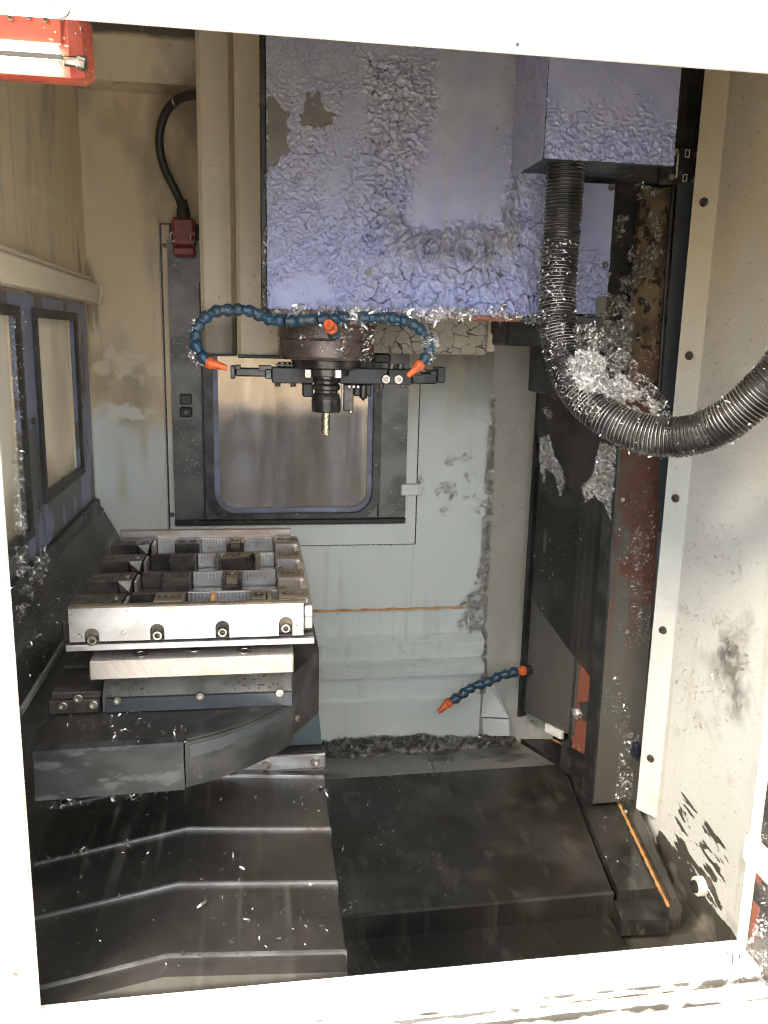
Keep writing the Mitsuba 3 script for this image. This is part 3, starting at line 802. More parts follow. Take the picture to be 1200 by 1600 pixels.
hd = thing('spindle_head', 'blue machine head with wrinkled flaking paint above the cutter', 'machine head')
m, c = flake_sheet((X0, YH - .002, ZB), (1, 0, 0), (0, 0, 1), (0, -1, 0), X1 - X0, ZT - ZB, .0014, head_fields, 11)
add('front_panel', m, 'flaked_paint', hd, smooth=True, color=c, label='front panel of flaking lavender blue paint')
add('body', cat(box(X0 + .001, X1 - .001, YH, 2.10, ZB + .004, ZT, .003)), 'black_steel', hd)
add('bottom_edge', box(X0 + .002, X1 + .14, YH + .004, YH + .05, ZB - .012, ZB + .003, .003), 'primer', hd)
# edge strip down the left flank
add('flank', box(X0 - .012, X0, YH + .006, YH + .10, ZB, ZT, .002), 'black_steel', hd)


def plate_fields(U, V):
    large = np.clip((.16 - V + (meshkit.fbm(np.stack([U * 30, V * 30, U * 0], -1), 3, 4) - .5) * .08) / .04, 0, 1)
    bare = blob(U, V, [(.125, -.01), (.125, .035), (.150, .038), (.165, .0), (.165, -.02)], .002, .012, 31, 70)
    z = U * 0
    return z, large * .35, large * .65, z, bare, .25 + np.clip((V - .05) / .4, 0, 1) * .25


m, c = flake_sheet((X1 + .002, YH + .012, ZB + .008), (1, 0, 0), (0, 0, 1), (0, -1, 0), .148, .268, .0016, plate_fields, 23)
add('side_plate', m, 'flaked_paint', hd, smooth=True, color=c, label='narrow blue plate right of the corrugated hose')
add('side_plate__backing', box(X1 + .002, X1 + .150, YH + .014, YH + .03, ZB + .008, ZB + .276, .002), 'black_steel')
for px, py in ((955, 293), (945, 414)):
    screw(hd, at(px, py, Y=YH + .010), (0, -1, 0), .0068, 'dark_bolt')
screw(hd, at(575, 426, Y=YH - .004), (0, -1, 0), .0055, 'dark_bolt')


def duct_fields(U, V):
    edge = np.clip((.115 - V + (meshkit.fbm(np.stack([U * 22, V * 22, U * 0], -1), 3, 6) - .5) * .09) / .05, 0, 1)
    z = U * 0
    return edge * .15 + .12, edge * .45, edge * .4, z, z, .35 + np.clip(V / .3, 0, 1) * .45


DX0, DX1, DY, DZ = .522, .774, 1.55, 1.930
m, c = flake_sheet((DX0, DY, DZ), (1, 0, 0), (0, 0, 1), (0, -1, 0), DX1 - DX0, .36, .0015, duct_fields, 37)
add('cable_box', m, 'flaked_paint', hd, smooth=True, color=c, label='blue box on the head where the corrugated hose enters')
m2, c2 = flake_sheet((DX0, DY + .002, DZ), (0, 1, 0), (0, 0, 1), (-1, 0, 0), YH - DY - .006, .36, .0018, lambda U, V: (U * 0 + .8, U * 0, U * 0, U * 0, U * 0, U * 0 + .55), 41)
add('cable_box__left_side', m2, 'flaked_paint', smooth=True, color=c2)
add('cable_box__shell', cat(box(DX0 + .002, DX1 - .001, DY + .004, YH + .06, DZ + .012, DZ + .36, .002), box(DX0 + .002, DX1 - .001, DY + .003, DY + .008, DZ - .001, DZ + .02, .001)), 'black_steel')
# nose, retaining ring
SX, SY = .157, 1.89
nz = add('nose', lathe([(0, 1.66), (.103, 1.66), (.106, 1.655), (.106, 1.60), (.1035, 1.597), (.106, 1.594), (.106, 1.560), (.101, 1.553), (.0, 1.553)], (SX, SY, 0), n=64), 'nose_metal', hd, smooth=35, label='brown oily spindle nose splashed with chips')
add('nose_ring', lathe([(0, 1.556), (.078, 1.556), (.080, 1.551), (.076, 1.536), (.066, 1.532), (.052, 1.532), (.05, 1.518), (.0, 1.518)], (SX, SY, 0), n=56), 'tool_black', hd, smooth=35)
for dx in (-.046, .020):
    add('drive_key', box(SX + dx - .008, SX + dx + .008, SY - .068, SY - .04, 1.514, 1.534, .002), 'zinc', hd)
# the holder and end mill
th = thing('tool_holder', 'black collet holder with a gold fluted end mill under the spindle', 'tool holder')
add('flange', lathe([(0, 1.520), (.028, 1.520), (.0315, 1.516), (.0315, 1.511), (.0275, 1.506), (.0275, 1.500), (.0315, 1.495), (.0315, 1.488), (.026, 1.484), (.026, 1.478), (0, 1.478)], (SX, SY, 0), n=40), 'tool_black', th, smooth=35)
nut = lathe([(0, 1.480), (.026, 1.480), (.031, 1.474), (.032, 1.468), (.0335, 1.466), (.0335, 1.441), (.031, 1.436), (.012, 1.436), (.010, 1.440), (0, 1.440)], (SX, SY, 0), n=48)
add('collet_nut', nut, 'tool_black', th, smooth=35)
for a in np.radians([-95, -35, 25, 85, 145, 205]):
    c = np.array([SX + .0325 * math.cos(a), SY + .0325 * math.sin(a), 1.447])
    add('slot', hull([c + np.array([math.cos(a), math.sin(a), 0]) * r + np.array([-math.sin(a), math.cos(a), 0]) * w + np.array([0, 0, z]) for r in (-.004, .0014) for w, z in ((-.0035, -.009), (.0035, -.009), (-.0035, .004), (.0035, .004), (0, .0075))]), 'gasket', th)
nz_, na_ = 60, 36
V = []
for k in range(nz_):
    z = 1.440 - .056 * k / (nz_ - 1)
    tw = -k * .115
    for a in np.arange(na_) * 2 * np.pi / na_:
        flute = max(0., (z < 1.432)) * (.0030 * max(0, math.cos(3 * (a - tw))) ** .7 + .0008 * math.cos(6 * (a - tw)))
        r = .0096 - flute
        V.append((SX - .001 + r * math.cos(a), SY + r * math.sin(a), z + (0.0015 * math.cos(3 * (a - tw)) if k == nz_ - 1 else 0)))
V.append((SX - .001, SY, 1.387))
F = []
for k in range(nz_ - 1):
    for j in range(na_):
        p, q2 = k * na_ + j, k * na_ + (j + 1) % na_
        F += [(p, p + na_, q2), (q2, p + na_, q2 + na_)]
b = (nz_ - 1) * na_
F += [(b + j, len(V) - 1, b + (j + 1) % na_) for j in range(na_)]
add('end_mill', trimesh.Trimesh(np.array(V), np.array(F), process=False), 'gold_tool', th, smooth=40, label='gold coloured fluted end mill')

# ------------------------------------------------------------------ tool change arm
ta = thing('tool_change_arm', 'black double ended tool change arm spanning under the spindle', 'tool changer arm')
AY = 1.885
arm = unary_union([sbox(.035, .352 - .052, .132, .352 + .052 - .07).buffer(0)])
add('beam', cat(box(.035, .128, AY, AY + .07, 1.499, 1.534, .002), box(.128, .19, AY + .035, AY + .09, 1.500, 1.532, .002)), 'black_steel', ta)
add('beam', cat(box(.186, .296, AY, AY + .07, 1.500, 1.535, .002), box(.298, .352, AY - .002, AY + .068, 1.500, 1.5345, .002)), 'black_steel', ta)
# end jaws
add('gripper', cat(box(-.056, -.046, AY, AY + .06, 1.507, 1.536, .002), box(-.046, .034, AY + .018, AY + .06, 1.512, 1.531, .003), box(-.046, -.034, AY + .004, AY + .06, 1.528, 1.537, .001), box(.006, .0345, AY + .002, AY + .06, 1.526, 1.537, .001), box(.02, .0345, AY - .001, AY + .06, 1.508, 1.530, .002)), 'tool_black', ta)
add('gripper', cat(box(.353, .412, AY + .004, AY + .06, 1.502, 1.527, .003), box(.353, .375, AY + .002, AY + .06, 1.520, 1.536, .002), box(.412, .430, AY, AY + .06, 1.505, 1.541, .002), box(.395, .412, AY + .003, AY + .06, 1.52, 1.533, .002)), 'black_steel', ta)
for x in (.2905, .3195):
    screw(ta, (x, AY - .002, 1.512), (0, -1, 0), .0105, 'zinc', h=.009, label='bright socket screw on the arm')
for x, z in ((.048, 1.496), (.083, 1.496), (.286, 1.497), (.337, 1.497)):
    add('stud', cyl((x, AY + .03, z + .006), (x, AY + .03, z - .006), .0062, 12), 'dark_bolt', ta, smooth=30)
for x in (.058, .07, .31, .33, .38):
    add('cap_screw', cyl((x, AY + .03, 1.534), (x, AY + .03, 1.546), .009, 14), 'dark_bolt', ta, smooth=30)
add('cap_plate', cat(box(.045, .09, AY + .01, AY + .06, 1.536, 1.541, .001), box(.095, .135, AY + .01, AY + .06, 1.5345, 1.5385, .001)), 'tool_black', ta)
ga = thing('gripper_actuator', 'cluster of small black release blocks right of the collet holder', 'gripper')
add('block', box(.105, .128, AY + .02, AY + .07, 1.468, 1.498, .002), 'black_steel', ga)
add('block', box(.196, .219, AY + .004, AY + .05, 1.439, 1.499, .002), 'tool_black', ga)
add('rod', cyl((.1935, AY + .002, 1.441), (.1935, AY + .002, 1.50), .0028, 10), 'zinc', ga, smooth=30)
add('block', box(.222, .262, AY + .02, AY + .07, 1.471, 1.4985, .003), 'black_steel', ga)
add('pin', cat(cyl((.243, AY + .018, 1.497), (.243, AY + .018, 1.467), .009, 14), lathe([(.0065, 0), (0, .007)], (.243, AY + .018, 1.467), (0, 0, -1), 12)), 'tool_black', ga, smooth=30)
add('pin', lathe([(0, 0), (.004, 0), (.004, .006), (0, .009)], (.214, AY + .01, 1.44), (0, 0, -1), 12), 'zinc', ga, smooth=30)
for x in (.208, .218, .228):
    add('nut', cyl((x, AY + .001, 1.494), (x, AY - .006, 1.494), .0036, 8), 'zinc', ga, smooth=30)
mg = thing('magazine_cover', 'beige cover with crazed paint behind the spindle nose', 'machine cover')
add('cover', box(.262, .596, 2.13, 2.40, 1.566, 1.72, .008), 'cracked_paint', mg)
add('bracket', cat(box(.30, .345, 2.15, 2.2, 1.54, 1.565, .004), box(.26, .30, 2.16, 2.2, 1.48, 1.565, .003)), 'black_steel', mg)
add('side_flange', box(.598, .625, 2.16, 2.24, 1.575, 1.72, .003), 'guard_paint', mg)
# dark column behind the head
mc = thing('machine_column', 'dark oily column face behind the head, clotted with swarf', 'machine column')
add('face', cat(box(.61, .90, 2.12, 2.5, 1.62, 2.46, .004), box(.80, 1.03, 2.10, 2.40, 1.46, 2.46, .004)), 'black_steel', mc)
add('cross_beam', box(.60, .86, 1.98, 2.11, 1.592, 1.655, .005), 'black_steel', mc)
add('upper_face', box(.765, 1.106, 2.082, 2.099, 2.0, 2.46, .003), 'floor_steel', mc)
br = thing('wiper_bracket', 'dark bracket with four screws and two small square marks beside the right wall', 'bracket')
a, b = at(1042, 232, Y=2.07), at(1096, 292, Y=2.07)
add('plate', box(a[0] - .015, 1.106, 2.066, 2.074, b[2], a[2] + .005, .002), 'black_steel', br)
for px, py in ((1054, 237), (1090, 241), (1048, 277), (1084, 282)):
    screw(br, at(px, py, Y=2.065), (0, -1, 0), .0075, 'zinc')
for px, py in ((1074, 240), (1070, 278)):
    c = at(px, py, Y=2.0655)
    add('mark', plate_xz(sbox(c[0] - .006, c[2] - .009, c[0] + .006, c[2] + .009).difference(sbox(c[0] - .0042, c[2] - .0072, c[0] + .0042, c[2] + .0072)), 2.0645, 2.0658), 'guard_paint', br)
a = at(1060, 240, Y=2.065)
add('mark', box(a[0] - .002, a[0] + .002, 2.0645, 2.0658, a[2] - .058, a[2], .0004), 'guard_paint', br)

# ------------------------------------------------------------------ way covers right of the opening
gs = thing('guide_strip', 'tall narrow steel strip rusty brown above and grey below', 'way cover')
add('face', hull([(.958, 2.076, 1.99), (1.045, 2.08, 1.99), (.963, 2.076, .285), (1.104, 2.08, .285), (1.085, 2.08, 1.2), (.958, 2.094, 1.99), (1.045, 2.094, 1.99), (.963, 2.094, .285), (1.104, 2.094, .285)]), 'rust', gs)
add('edge', hull([(.952, 2.076, 1.80), (.9575, 2.074, 1.80), (.957, 2.076, .283), (.9625, 2.074, .283), (.952, 2.15, 1.80), (.957, 2.15, .283), (.9575, 2.15, 1.80), (.9625, 2.15, .283)]), 'black_steel', gs)
for px, py in ((1012, 318), (986, 557), (972, 780), (979, 987)):
    c = at(px, py, Y=2.074)
    screw(gs, c, (0, -1, 0), .0068, 'dark_bolt' if py < 700 else 'zinc')
ss = thing('slate_strip', 'narrow slate blue strip between the rusty strip and the right wall', 'trim strip')
add('face', hull([at(1059, 285, Y=2.062), at(1089, 285, Y=2.062), at(1031, 640, Y=2.062), at(1064, 640, Y=2.062), at(1028, 830, Y=2.062), at(1046, 835, Y=2.062), at(1059, 285, Y=2.074), at(1089, 285, Y=2.074), at(1031, 640, Y=2.074), at(1064, 640, Y=2.074), at(1028, 830, Y=2.074), at(1046, 835, Y=2.074)]), 'slate_paint', ss)
add('groove', tube(spline([at(1052, 290, Y=2.066), at(1038, 480, Y=2.066), at(1028, 640, Y=2.066)], .02), .005, 8), 'black_steel', ss, smooth=True)
fit = thing('hose_clip', 'navy blue plastic clip near the foot of the grey strip', 'clip')
a = at(993, 1168, Y=2.07)
add('body', box(a[0] - .012, a[0] + .008, 2.05, 2.075, a[2] - .022, a[2] + .018, .004), 'navy_plastic', fit)
# the column cover: three sheets one over the other
A0, A1 = np.array([.872, 2.46, 0]), np.array([1.03, 2.15, 0])
AD = (A1 - A0) / np.linalg.norm(A1 - A0)
AN = np.array([AD[1], -AD[0], 0])
AL = np.linalg.norm(A1 - A0)
if AN[1] > 0:
    AN = -AN


def onA(s, z, off=0.):
    return A0 + AD * s + AN * off + np.array([0, 0, z])


cc = thing('column_cover', 'black oily column cover of overlapping sheets with a curved lower edge', 'machine cover')
add('base_sheet', slab([onA(0, .40), onA(AL * .62, .40), onA(AL * .62, 2.0), onA(0, 2.0)], -AN * .02), 'brown_sheet', cc)
add('edge_fold', slab([onA(-.012, .385, .02), onA(.002, .385, .02), onA(.002, 2.0, .02), onA(-.012, 2.0, .02)], -AN * .03), 'black_steel', cc)
ap = [onA(.012, 1.5, .006), onA(.012, .83, .006), onA(.02, .80, .006), onA(.05, .77, .006), onA(.11, .73, .006), onA(.18, .68, .006), onA(.25, .635, .006), onA(.31, .60, .006), onA(AL, .58, .006), onA(AL, 1.5, .006)]
add('middle_sheet', slab(ap, AN * .006), 'floor_steel', cc, label='black sheet with a curved lower edge')
up = [onA(.004, 2.0, .013), onA(.004, 1.33, .013), onA(.03, 1.25, .013), onA(.08, 1.215, .013), onA(.16, 1.175, .013), onA(AL, 1.12, .013), onA(AL, 2.0, .013)]
add('upper_sheet', slab(up, AN * .008), 'oily_steel', cc)
cs = thing('column_casting', 'red primed casting showing below the curved black sheet', 'casting')
add('face', slab([onA(AL * .60, .36, -.003), onA(AL * 1.02, .36, -.003), onA(AL * 1.02, .80, -.003), onA(AL * .60, .80, -.003)], -AN * .03), 'primer', cs)
add('rib', slab([onA(AL * .57, .385, .004), onA(AL * .60, .385, .004), onA(AL * .60, .72, .004), onA(AL * .57, .72, .004)], -AN * .02), 'dull_chip', cs)
add('tab', slab([onA(AL * .30, .375, .01), onA(AL * .50, .375, .01), onA(AL * .50, .40, .01), onA(AL * .30, .40, .01)], -AN * .012), 'white_plastic', cs)
# wall behind the low corner
add('floor_block', slab([onA(.16, ZF, -.01), onA(AL + .02, ZF, -.01), onA(AL + .02, .362, -.01), onA(.16, .362, -.01)], -AN * .03), 'black_steel', label='low black foot under the red casting', cat='block')

# ------------------------------------------------------------------ telescopic way cover under the table
wv = thing('way_cover', 'telescopic way cover of stepped oily steel plates in the foreground', 'way cover')
ys = [1.75, 1.60, 1.417, 1.262, 1.10, 1.0585]


def roof(y0, y1, z, t=.004):
    pr = [(-.402, -.032), (-.131, .020), (.132, 0), (.134, -.002), (.134, -.42)]
    lo = [(x - (t if i > 2 else 0), zz - (t if i < 3 else 0)) for i, (x, zz) in enumerate(pr)]
    pl = Polygon([(x, z + zz) for x, zz in pr] + [(x, z + zz) for x, zz in lo[::-1]])
    m = extrude(pl.buffer(0), y1 - y0, engine='earcut')
    m.apply_transform(np.array([[1, 0, 0, 0], [0, 0, -1, y1], [0, 1, 0, 0], [0, 0, 0, 1.0]]))
    return m


for k in range(5):
    z = .694 - .0035 * k
    dx = -.0018 * k
    m = roof(ys[k + 1] - .001, ys[k] + .03, z)
    m.apply_translation((dx, 0, 0))
    key = add('plate', m, 'oily_steel', wv)
    if k < 4:
        m = roof(ys[k + 1] - .006, ys[k + 1] - .0012, z + .0012, .0062)
        m.apply_translation((dx + .001, 0, 0))
        add('lip', m, 'steel' if k < 3 else 'cast_grey', key)
pr_ = [(-.402, .648), (-.131, .700), (.132, .680), (.132, .60), (-.402, .60)]
add('end_skirt', plate_xz(Polygon([(x - .007, z) for x, z in pr_]), 1.0572, 1.0583), 'oily_steel', wv)
add('wiper_strip', cat(box(-.05, .139, 1.622, 1.632, .700, .732, .002)), 'steel', wv, label='bright bolted wiper strip below the table')
for x in (.015, .118):
    screw(wv, (x, 1.6215, .716), (0, -1, 0), .0095, 'zinc', h=.006)
add('wiper_base', box(-.10, .136, 1.612, 1.66, .694, .702, .001), 'oily_steel', wv)
sa = thing('saddle', 'dark green saddle with a red primer patch under the black table', 'machine saddle')
add('face', hull([(-.08, 1.68, .725), (.136, 1.68, .725), (-.08, 1.68, .86), (.122, 1.68, .86), (-.08, 1.9, .725), (.136, 1.9, .725), (-.08, 1.9, .86), (.122, 1.9, .86)]), 'saddle_paint', sa)
add('base', box(-.12, .137, 1.655, 1.9, .68, .7225, .002), 'black_steel', sa)
for px, py in ((1, 1),):
    pass

# ------------------------------------------------------------------ table
ZT_, ZBt = .955, .880
tb = thing('rotary_table', 'heavy black machine table with a scuffed front edge', 'machine table')
plan = [(-.345, 1.270), (-.122, 1.278), (.060, 1.412), (.116, 1.515), (.116, 1.86), (-.345, 1.86)]
add('top', cat(slab([(x, y, ZT_) for x, y in plan], (0, 0, -.075))), 'oily_steel', tb)
# front apron and the chamfered arm, slightly proud
add('front_apron', hull([(-.350, 1.262, .951), (-.122, 1.270, .951), (-.350, 1.258, .945), (-.122, 1.266, .945), (-.352, 1.258, .872), (-.121, 1.266, .872), (-.350, 1.30, .951), (-.122, 1.30, .951), (-.352, 1.30, .872), (-.121, 1.30, .872)]), 'scuffed_black', tb, label='front edge worn to grey patches')
add('front_apron__top_strip', hull([(-.3505, 1.2605, .9555), (-.1215, 1.2685, .9555), (-.3505, 1.2565, .951), (-.1215, 1.2645, .951), (-.351, 1.2565, .938), (-.121, 1.2645, .938), (-.3505, 1.285, .9555), (-.1215, 1.285, .9555), (-.3505, 1.285, .938), (-.1215, 1.285, .938)]), 'scuffed_black')
aa_, bb_ = np.array([-.119, 1.266]), np.array([.061, 1.400])
ar_t = np.linspace(0, 1, 13)
nrm_ = np.array([.597, -.802])


def arc(t, off=0.):
    t = np.asarray(t, float)
    return aa_ + (bb_ - aa_) * t[..., None] + nrm_ * (off + .062 * t * (1 - t))[..., None]


arc_pl = Polygon(np.vstack([arc(ar_t), [(.05, 1.45), (-.119, 1.32)]]))
arm_m = extrude(arc_pl, .079)
arm_m.apply_translation((0, 0, .876))
lip_m = extrude(arc_pl.buffer(-.004), .0035)
lip_m.apply_translation((0, 0, .9555))
add('corner_arm', cat(arm_m, lip_m), 'black_steel', tb, smooth=25, label='curved corner arm of the table with a thick dark edge')
pr2 = np.random.default_rng(12)
tt_ = np.linspace(.03, .97, 70)
zl_ = .921 + .016 * tt_ + .010 * meshkit.fbm(np.c_[tt_ * 14, tt_ * 0, tt_ * 0], 4, 2)
o1, o0 = arc(tt_, .0014 + tt_ * 0), arc(tt_, -.001 + tt_ * 0)
PV = np.vstack([np.c_[o1, tt_ * 0 + .950], np.c_[o1, zl_], np.c_[o0, tt_ * 0 + .950], np.c_[o0, zl_]])
n_ = len(tt_)
kk_ = np.arange(n_ - 1)
PF = np.vstack([np.stack(q, 1) for a0, b0 in ((0, 1), (3, 2), (2, 0), (1, 3)) for q in ((a0 * n_ + kk_, b0 * n_ + kk_, b0 * n_ + kk_ + 1), (a0 * n_ + kk_, b0 * n_ + kk_ + 1, a0 * n_ + kk_ + 1))])
add('corner_arm__paint', trimesh.Trimesh(PV, PF, process=False), 'slate_paint', label='ragged patch of old slate blue paint on the corner arm')
add('upper_tier', slab([(x, y, 1.006) for x, y in ((.0, 1.42), (.063, 1.414), (.116, 1.517), (.116, 1.86), (-.33, 1.86), (-.33, 1.6), (.0, 1.6))], (0, 0, -.12)), 'black_steel', tb)
screw(tb, at(462, 1122, Y=1.41), (.85, -.5, 0), .006)
add('casting', hull([(-.268, 1.394, .983), (.058, 1.390, .983), (-.268, 1.394, .956), (.058, 1.390, .956), (-.268, 1.425, 1.012), (.058, 1.42, 1.012), (-.268, 1.6, 1.012), (.058, 1.6, 1.012), (-.268, 1.6, .956), (.058, 1.6, .956)]), 'cast_grey', tb)
add('front_bar', hull([(-.262, 1.388, .982), (.058, 1.384, .982), (-.262, 1.388, .957), (.058, 1.384, .957), (-.262, 1.393, .983), (.058, 1.389, .983), (-.262, 1.393, .956), (.058, 1.389, .956)]), 'slate_paint', tb)
for px, py in ((184, 1094), (313, 1087), (437, 1081)):
    screw(tb, at(px, py, Y=1.3845), (0, -1, 0), .0072, 'zinc', h=.006)
bk = add('left_bracket', cat(box(-.357, -.272, 1.388, 1.43, .957, .982, .002), box(-.352, -.270, 1.392, 1.50, .982, .995, .002)), 'black_oxide', tb, label='black corner bracket held by three bright screws')
for px, py in ((98, 1103), (122, 1091), (146, 1101)):
    screw(bk, at(px, py, Y=1.387), (0, -1, 0), .0078, 'zinc', h=.004)
add('left_tier', box(-.355, -.28, 1.50, 1.86, .956, 1.0, .003), 'black_steel', tb)
# riser plate with its counterbored screws
rp = thing('riser_plate', 'thick bare steel riser plate between the table and the clamping fixture', 'steel plate')
add('plate', box(-.279, .060, 1.350, 1.80, 1.0325, 1.066, .0025), 'ground_steel', rp)
for px, py in ((220, 1022), (303, 1014), (382, 1017)):
    c = at(px, py, Z=1.066)
    c[1] = max(c[1], 1.366)
    add('counterbore', lathe([(.013, 0), (.013, .0012), (.0095, .0014), (.009, .0004), (0, .0004)], c, (0, 0, 1), 20), 'zinc', rp, smooth=30)

# ------------------------------------------------------------------ fixture with four vises
fx = thing('clamping_fixture', 'bright steel fixture base holding four rows of vises', 'fixture')
FX0, FX1, FY0 = -.312, .094, 1.38
add('base_plate', box(-.320, .097, 1.374, 1.90, 1.0755, 1.0865, .0015), 'steel', fx, label='bright lower plate')
add('mid_plate', box(-.318, .096, 1.384, 1.895, 1.0867, 1.0925, .001), 'black_oxide', fx)
pl = sbox(FX0, 1.0925, .0775, 1.151)
slots = [(-.276, 1.099), (-.1695, 1.104), (-.061, 1.106), (.047, 1.110)]
for x, z in slots:
    pl = pl.difference(unary_union([Point(x, z + .005).buffer(.0118, 16), sbox(x - .0118, 1.0, x + .0118, z + .005)]))
add('front_plate', plate_xz(pl, 1.374, 1.386), 'steel', fx, label='brushed front plate with four bolt slots')
add('front_plate__rim', box(FX0 - .001, FX1 - .012, 1.373, 1.388, 1.1512, 1.1545, .001), 'brown_oxide')
add('slot_backing', box(FX0, .0775, 1.3865, 1.396, 1.093, 1.15, .001), 'black_oxide', fx)
for i, (x, z) in enumerate(slots):
    screw(fx, (x, 1.386, z - .004), (0, -1, 0), .0085, 'zinc', h=.014, name='slot_bolt')
    add('slot_washer', lathe([(0, 0), (.0112, 0), (.0112, .003), (0, .0031)], (x, 1.386, z + .004), (0, -1, 0), 18), 'brown_oxide' if i in (0, 3) else 'black_oxide', fx)
for x, z in ((-.295, 1.1035), (-.224, 1.1065), (-.116, 1.110), (-.005, 1.114), (.066, 1.114)):
    screw(fx, (x, 1.3742, z), (0, -1, 0), .0042, 'zinc', h=.002)
add('end_block', box(.079, .094, 1.376, 1.41, 1.103, 1.125, .002), 'ground_steel', fx)
add('end_block', box(.079, FX1, 1.376, 1.88, 1.1255, 1.145, .002), 'steel', fx)
add('end_block', box(-.326, -.313, 1.385, 1.43, 1.089, 1.125, .002), 'black_oxide', fx)
add('back_plate', box(-.305, .076, 1.872, 1.886, 1.0925, 1.168, .0015), 'ground_steel', fx, label='tall bare back plate')
add('bed', box(FX0, .092, 1.397, 1.871, 1.0927, 1.105, .001), 'brown_oxide', fx)
rows = [1.400, 1.533, 1.672, 1.800]
names = ['frontmost of the four vise rows, right behind the bright front plate', 'second vise row from the front of the fixture', 'third vise row, holding the loose tilted jaw block', 'rearmost vise row, in front of the bare back plate']
for r, y in enumerate(rows):
    v = thing('machine_vise', names[r], 'vise', 'vises on the clamping fixture')
    z0, z1, d = 1.1052, 1.151 + .002 * (r == 3), .056
    add('rail', cat(box(-.305, .09, y + .006, y + .052, z0, 1.118, .001), box(-.30, .06, y - .03, y - .018, z0, 1.112, .001) if r else None), 'black_oxide', v)
    zj = z1
    lj = box(-.316 + .001 * r, -.258, y, y + d, z0, zj, .002)
    add('left_jaw', lj, 'black_oxide', v)
    sj = hull([(-.2555, y + .004, z0), (-.236, y + .004, z0), (-.2565, y - .004, zj), (-.232, y + .002, zj), (-.2565, y + d, zj), (-.230, y + d, zj), (-.2565, y + d, z0), (-.230, y + d, z0), (-.251, y - .006, zj - .02), (-.237, y - .006, zj - .02)])
    cj = add('clamp_jaw', sj, 'black_oxide', v)
    add('clamp_face', box(-.2295, -.2235, y + .006, y + d - .004, z0 + .006, zj - .003, .0015), 'ground_steel', v)
    for x in (-.298, -.273):
        add('counterbore', lathe([(.0088, 0), (.0088, .0006), (.0062, .0008), (.0055, -.004), (0, -.004)], (x, y + d * .45, zj + .0002), (0, 0, 1), 16), 'black_oxide', v, smooth=30)
    screw(v, (-.243, y + d * .45, zj - .001), (0, 0, 1), .0052, 'zinc', h=.003)
    # middle stop
    cx0, cx1 = -.179, -.128
    add('middle_jaw', box(cx0, cx1, y + .004, y + d, z0, zj, .0015), 'black_oxide' if r else 'brown_oxide', v)
    for x in (cx0 + .013, cx1 - .012):
        add('hole', lathe([(.0038, 0), (.0034, .0009), (.0028, 0), (0, -.001)], (x, y + .0035, z0 + .014), (0, -1, 0), 12), 'gasket', v)
    for x in (cx0 + .014, cx1 - .014):
        add('counterbore', lathe([(.0088, 0), (.0088, .0006), (.0062, .0008), (.0055, -.004), (0, -.004)], (x, y + d * .5, zj + .0002), (0, 0, 1), 16), 'black_oxide', v, smooth=30)
    # graduated back strip
    add('scale_blank', box(-.222, -.1255, y + d + .003, y + d + .012, z0, zj - .003, .0008), 'black_oxide' if r != 3 else 'steel', v)
    sc_ = add('scale', box(-.125, .034, y + d + .004, y + d + .012, z0, zj - .003, .0008), 'steel', v, label='engraved steel scale')
    tk = [box(x - .0004, x + .0004, y + d + .0034, y + d + .0042, zj - .003 - (.020 if k % 5 == 0 else .012), zj - .005, .0001) for k, x in enumerate(np.arange(-.118, .030, .0065))]
    add('tick', cat(*tk), 'gasket', sc_)
    labels[list(scene)[-1]] = {'kind': 'stuff'}
    for x0, x1 in () if r == 0 else ((-.120, -.112), (-.106, -.07), (-.045, -.02), (.0, .012), (.018, .036)):
        add('insert', box(x0, x1, y - .0175, y + .004, z0, 1.1125, .001), 'steel', v)
    # moving jaw
    if r == 0:
        jx0, jx1 = -.012, .014
        add('shim', box(-.083, -.075, y + .02, y + d + .003, z0, zj - .001, .001), 'sealant', v, label='yellow shim')
        add('moving_jaw', box(jx0, jx1, y + .004, y + d + .002, z0, zj + .001, .0015), 'brown_oxide', v)
        add('stop', box(.016, .024, y + .004, y + d + .002, z0, zj, .0015), 'brown_oxide', v)
    elif r == 2:
        jx0, jx1 = -.074, .004
        add('stop', box(-.088, -.079, y + .006, y + d, z0, zj, .0015), 'brown_oxide', v)
        add('stop', box(-.006, .004, y + .006, y + d, z0, zj, .0015), 'brown_oxide', v)
    else:
        jx0, jx1 = -.068, -.030
        add('moving_jaw', cat(box(jx0, jx1, y - .006, y + d - .004, z0, zj - .012, .0015), box(jx0, jx0 + .0075, y, y + d, zj - .0115, zj, .001), box(jx1 - .0075, jx1, y, y + d, zj - .0115, zj, .001)), 'black_oxide', v)
        add('jaw_insert', box(jx0 + .008, jx1 - .008, y - .004, y + d - .002, zj - .0115, zj + .0015, .0015), 'brown_oxide', v)
    if r != 2:
        jc = (jx0 + jx1) / 2
        add('counterbore', lathe([(.0092, 0), (.0092, .0006), (.0064, .0008), (.0055, -.004), (0, -.004)], (jc, y + d * .5, zj + .0019), (0, 0, 1), 16), 'black_oxide', v, smooth=30)
        screw(v, (jc, y + d * .5, zj), (0, 0, 1), .0045, 'zinc', h=.0024)
    # right end block
    add('right_jaw', box(.037, .088, y, y + d, z0, zj - .001, .002), 'ground_steel', v, label='bright right end block')
    add('right_jaw__cap', box(.0365, .0885, y + .002, y + d - .002, zj - .0008, zj + .0015, .0006), 'brown_oxide')
    for x in (.052, .073):
        add('counterbore', lathe([(.0092, 0), (.0092, .0006), (.0068, .0008), (.0058, -.004), (0, -.004)], (x, y + d * .5, zj + .0017), (0, 0, 1), 16), 'gasket', v, smooth=30)
    add('hole', lathe([(.0046, 0), (.004, .001), (.0034, 0), (0, -.001)], (.047, y - .0003, z0 + .024), (0, -1, 0), 12), 'gasket', v)
